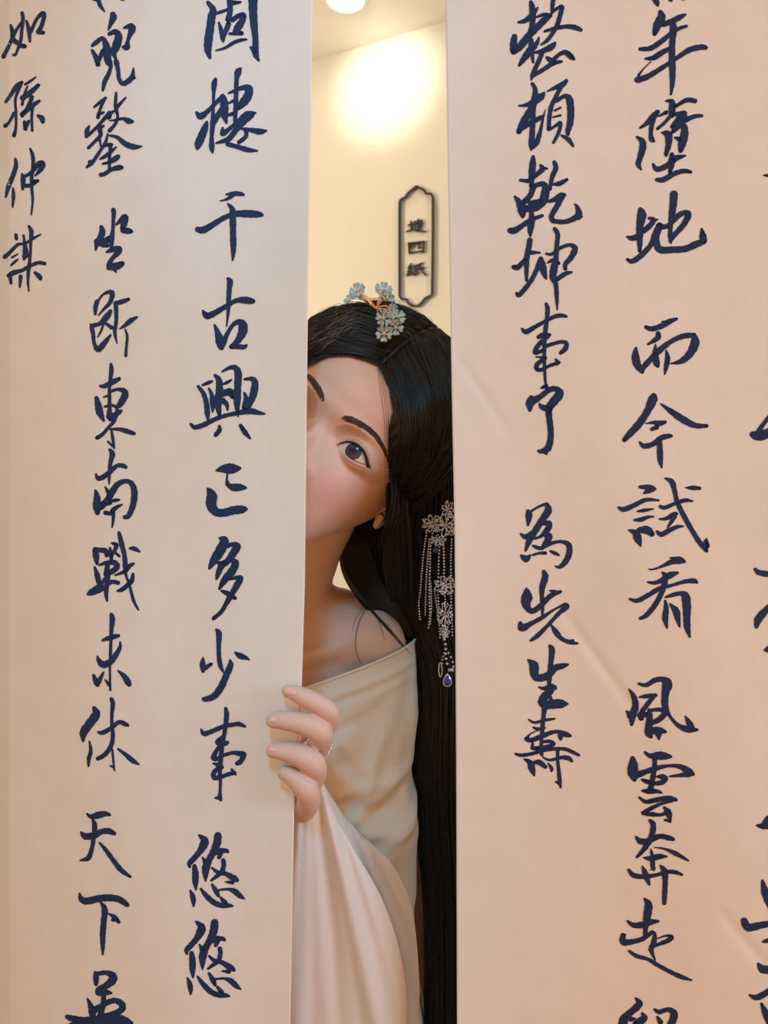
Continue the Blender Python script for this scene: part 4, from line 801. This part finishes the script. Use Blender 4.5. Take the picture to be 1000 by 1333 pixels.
tree_h = bvh([hair_o])
def flower(root, px, py, r, m, tilt, lift, seed):
    rg = np.random.default_rng(seed); c = hit(tree_h, px, py, lift+.004, .700); s = r/F*.70*1.28
    n = np.array([tilt[0], -1, tilt[1]], float); n /= np.linalg.norm(n); a = np.cross([0, 0, 1.0], n); a /= np.linalg.norm(a); b = np.cross(n, a); off = rg.uniform(0, 6)
    mb = MB()
    for k in range(5):
        t0 = off+k*2*PI/5; V = []; ncol, nrow = 9, 6
        for i in range(nrow):
            u = i/(nrow-1)
            for j in range(ncol):
                v = j/(ncol-1)*2-1; wd = .50*math.sin(min(1, u*1.15)*PI*.62)+.05; rad = u*(1-.22*math.exp(-(v/.30)**2)*u**4)*(1-.18*v*v*u)
                ang = t0+v*wd; h = .30*u*u-.12*v*v*u
                V.append(c+s*(a*math.cos(ang)*rad+b*math.sin(ang)*rad)+n*s*h)
        Fq = [(i*ncol+j, i*ncol+j+1, (i+1)*ncol+j+1, (i+1)*ncol+j) for i in range(nrow-1) for j in range(ncol-1)]
        V2 = [p-n*s*.09 for p in V]; L = len(V)
        bd = [j for j in range(ncol)]+[i*ncol+ncol-1 for i in range(1, nrow)]+[(nrow-1)*ncol+j for j in range(ncol-2, -1, -1)]+[i*ncol for i in range(nrow-2, 0, -1)]
        mb.add(V+V2, Fq+[tuple(L+i for i in reversed(q)) for q in Fq]+[(bd[i], bd[(i+1) % len(bd)], bd[(i+1) % len(bd)]+L, bd[i]+L) for i in range(len(bd))])
    fl = fix_normals(mb.build('flower', m, root)); st = MB()
    for k in range(5): st.sphere(c+n*s*.22+(a*math.cos(k*1.257)+b*math.sin(k*1.257))*s*.14, s*.09, 7, 5)
    st.sphere(c+n*s*.24, s*.10, 7, 5); st.build('stamens', m_pearl, fl); return c
hp0 = hit(tree_h, 492, 404, .004)
pin = empty('hairpin', hp0, 'branching hairpin of pale blue flowers on copper wire in the black hair', 'hairpin')
FLW = [(466,379,9.5,0,(-.4,.3),.002),(456,391,7.5,1,(-.6,.4),.002),(472,391,7,0,(-.3,.5),.004),(499,378,10,0,(.1,.5),.004),(504,390,9,0,(.4,.1),.007),(511,403,6.5,0,(.7,-.1),.006),(500,414,8.5,0,(-.1,-.1),.009),(518,413,8,0,(.3,.2),.008),(515,426,8,0,(.2,-.4),.008),(500,434,8.5,0,(0,-.3),.006)]
hub = hit(tree_h, 490, 402, .004)
for i, (x, y, r, k, tl, lf) in enumerate(FLW):
    c = flower(pin, x, y, r, m_petal2 if k else m_petal, tl, lf, 40+i)
    mid = (c+hub)/2+np.array([0, -.003, .002]); q_ = spline([hub, mid, c], 8); MB().tube(q_, .0008, 6).build('wire_stem', m_gold, pin)
q_ = spline([P(474, 386, .69), hit(tree_h, 482, 393, .005), hub, hit(tree_h, 502, 404, .006), hit(tree_h, 508, 416, .005)], 8); MB().tube(q_, .0013, 7).build('branch', m_gold, pin)

tree_t = bvh([hair_o, body])
def hb_(px, py, lift=.004): return hit(tree_t, px, py, lift, .74)
tas = empty('hair_tassel', hb_(572, 672), 'silver crystal tassel ornament hanging in the long black hair beside the shoulder', 'hair ornament')
def filigree(name, px, py, r, n, seed, ry=None):
    rg = np.random.default_rng(seed); mb = MB(); c = hb_(px, py, .007); s = r/F*.74; ry = ry or r
    for k in range(7):
        a = k*2*PI/7; pts = []
        for t in np.linspace(0, 1, 9):
            rad = s*math.sin(t*PI)**.5*(.55+.45*math.cos((t-.5)*2)); w_ = (t-.5)*.9; pts.append(c+np.array([math.cos(a+w_)*rad, -.002*math.sin(t*PI), math.sin(a+w_)*rad*ry/r]))
        mb.tube(pts, .00055, 5)
    for k in range(n):
        a = rg.uniform(0, 2*PI); q = math.sqrt(rg.uniform()); mb.sphere(c+np.array([math.cos(a)*q*s, -.002*rg.uniform(), math.sin(a)*q*s*ry/r]), rg.uniform(.0008, .0016), 6, 5)
    return mb.build(name, m_cryst, tas)
filigree('filigree_mount', 562, 681, 13, 26, 3, 11); filigree('filigree_mount', 580, 684, 15, 34, 4, 15); filigree('filigree_mount', 583, 664, 8, 10, 9, 12)
filigree('filigree_link', 571, 703, 9, 12, 5, 7); filigree('filigree_link', 579, 762, 15, 36, 6, 12); filigree('filigree_link', 579, 800, 10, 26, 7, 16)
filigree('filigree_link', 579, 822, 6, 12, 8, 9)
R_ = Matrix.Rotation(math.radians(45), 3, 'Y')
MB().box(hb_(567, 716, .009), (.0026, .0014, .0030)).build('square_stone', m_dblue, tas)
def beads(pts, r, gap=1.25):
    q_ = spline(pts, 8); W = np.array([hb_(x, y, .0055) for x, y in q_])
    for _ in range(5): W[1:-1] = (W[:-2]+W[2:]+2*W[1:-1])/4
    L = np.concatenate([[0], np.cumsum(np.linalg.norm(np.diff(W, axis=0), axis=1))]); n = max(2, int(L[-1]/(2*r*gap))); mb = MB()
    for t in np.linspace(0, L[-1], n): mb.sphere([np.interp(t, L, W[:, k]) for k in range(3)], r, 7, 5)
    return mb.build('bead_strand', m_cryst, tas)
beads([(556,690),(552,715),(549,745),(547,772),(545,786),(547,806)], .00115)
beads([(559,702),(556,735),(554.5,770),(553.5,800)], .00105)
beads([(563,694),(560,720),(559.5,750),(559,780),(560,800),(558,817)], .00130)
beads([(561,760),(562,790),(560,812)], .00100)
beads([(572,712),(571,735),(570.5,756)], .00120); beads([(577,706),(578,730),(578,755)], .00125); beads([(588,702),(587,725),(587,757)], .00115)
beads([(570,770),(571,795),(573,830)], .00115); beads([(579,772),(580,800),(579,826)], .00115); beads([(587,772),(588,800),(589,827)], .00115); beads([(566,770),(569,795),(570,806)], .0009)
beads([(577,826),(580,838),(580,852),(582,864)], .00165); beads([(580,846),(577,854),(575,868)], .0011); beads([(584,850),(589,860),(590,868)], .0013)
mb = MB(); c = hb_(573.5, 872, .006); mb.tube([c+np.array([math.cos(a)*.0017, 0, math.sin(a)*.0072]) for a in np.linspace(0, 2*PI, 20, endpoint=False)], .0007, 6, closed=True).build('silver_loop', m_cryst, tas)
MB().box(hb_(587, 872, .006), (.0028, .0011, .0014)).build('baguette_stone', mat('pink_crystal', (.80, .66, .68), .1, spec=.8), tas)
c = hb_(582.5, 885.5, .007); V = []
def drop(s, mb, dy=0):
    rows = []
    for t in np.linspace(.02, PI-.02, 14):
        rad = s*.0046*math.sin(t)*(1-.45*math.cos(t)*.9) ; z = s*.0070*math.cos(t)
        rows.append([c+np.array([rad*math.cos(a), dy+.5*rad*math.sin(a), z]) for a in np.linspace(0, 2*PI, 20, endpoint=False)])
    return mb.grid(np.array(rows), wrap=True)
pd = drop(1.0, MB()).build('drop_setting', m_cryst, tas); drop(.74, MB(), -.0014).build('drop_stone', m_blue, pd)

# dark cabinet standing against the wall behind her
m_wood = mat('dark_red_wood', (.055, .022, .016), .4); noisy(m_wood, 9, (.020, .009, .007), (.055, .021, .014), (8, 8, 1))
cb = W0+WU*.15+WN*.23; cz = .93
cab = empty('cabinet', (cb[0], cb[1], 0), 'dark reddish wooden cabinet glimpsed between the sleeve and the long hair', 'cabinet')
def cbox(name, u, n_, z, hu, hn, hz, par, m):
    p = W0+WU*(.15+u)+WN*(.23+n_); return MB().box((p[0], p[1], z), (hu, hn, hz), Rw).build(name, m, par, False)
cbox('body', 0, 0, cz/2+.02, .75, .20, cz/2-.03, cab, m_wood); cbox('top', 0, .01, cz-.012, .78, .222, .014, cab, m_wood); cbox('plinth', 0, -.01, .03, .73, .18, .03, cab, m_wood)
m_brass = mat('aged_brass', (.45, .28, .12), .35, metal=1)
for k in range(3):
    u = -.48+k*.48; d_ = cbox('door', u, .208, cz/2+.02, .225, .010, cz/2-.09, cab, m_wood)
    p = W0+WU*(.15+u+.18)+WN*(.23+.226); MB().tube([(p[0], p[1], .58), (p[0], p[1], .46)], .007, 8).build('handle', m_brass, d_)
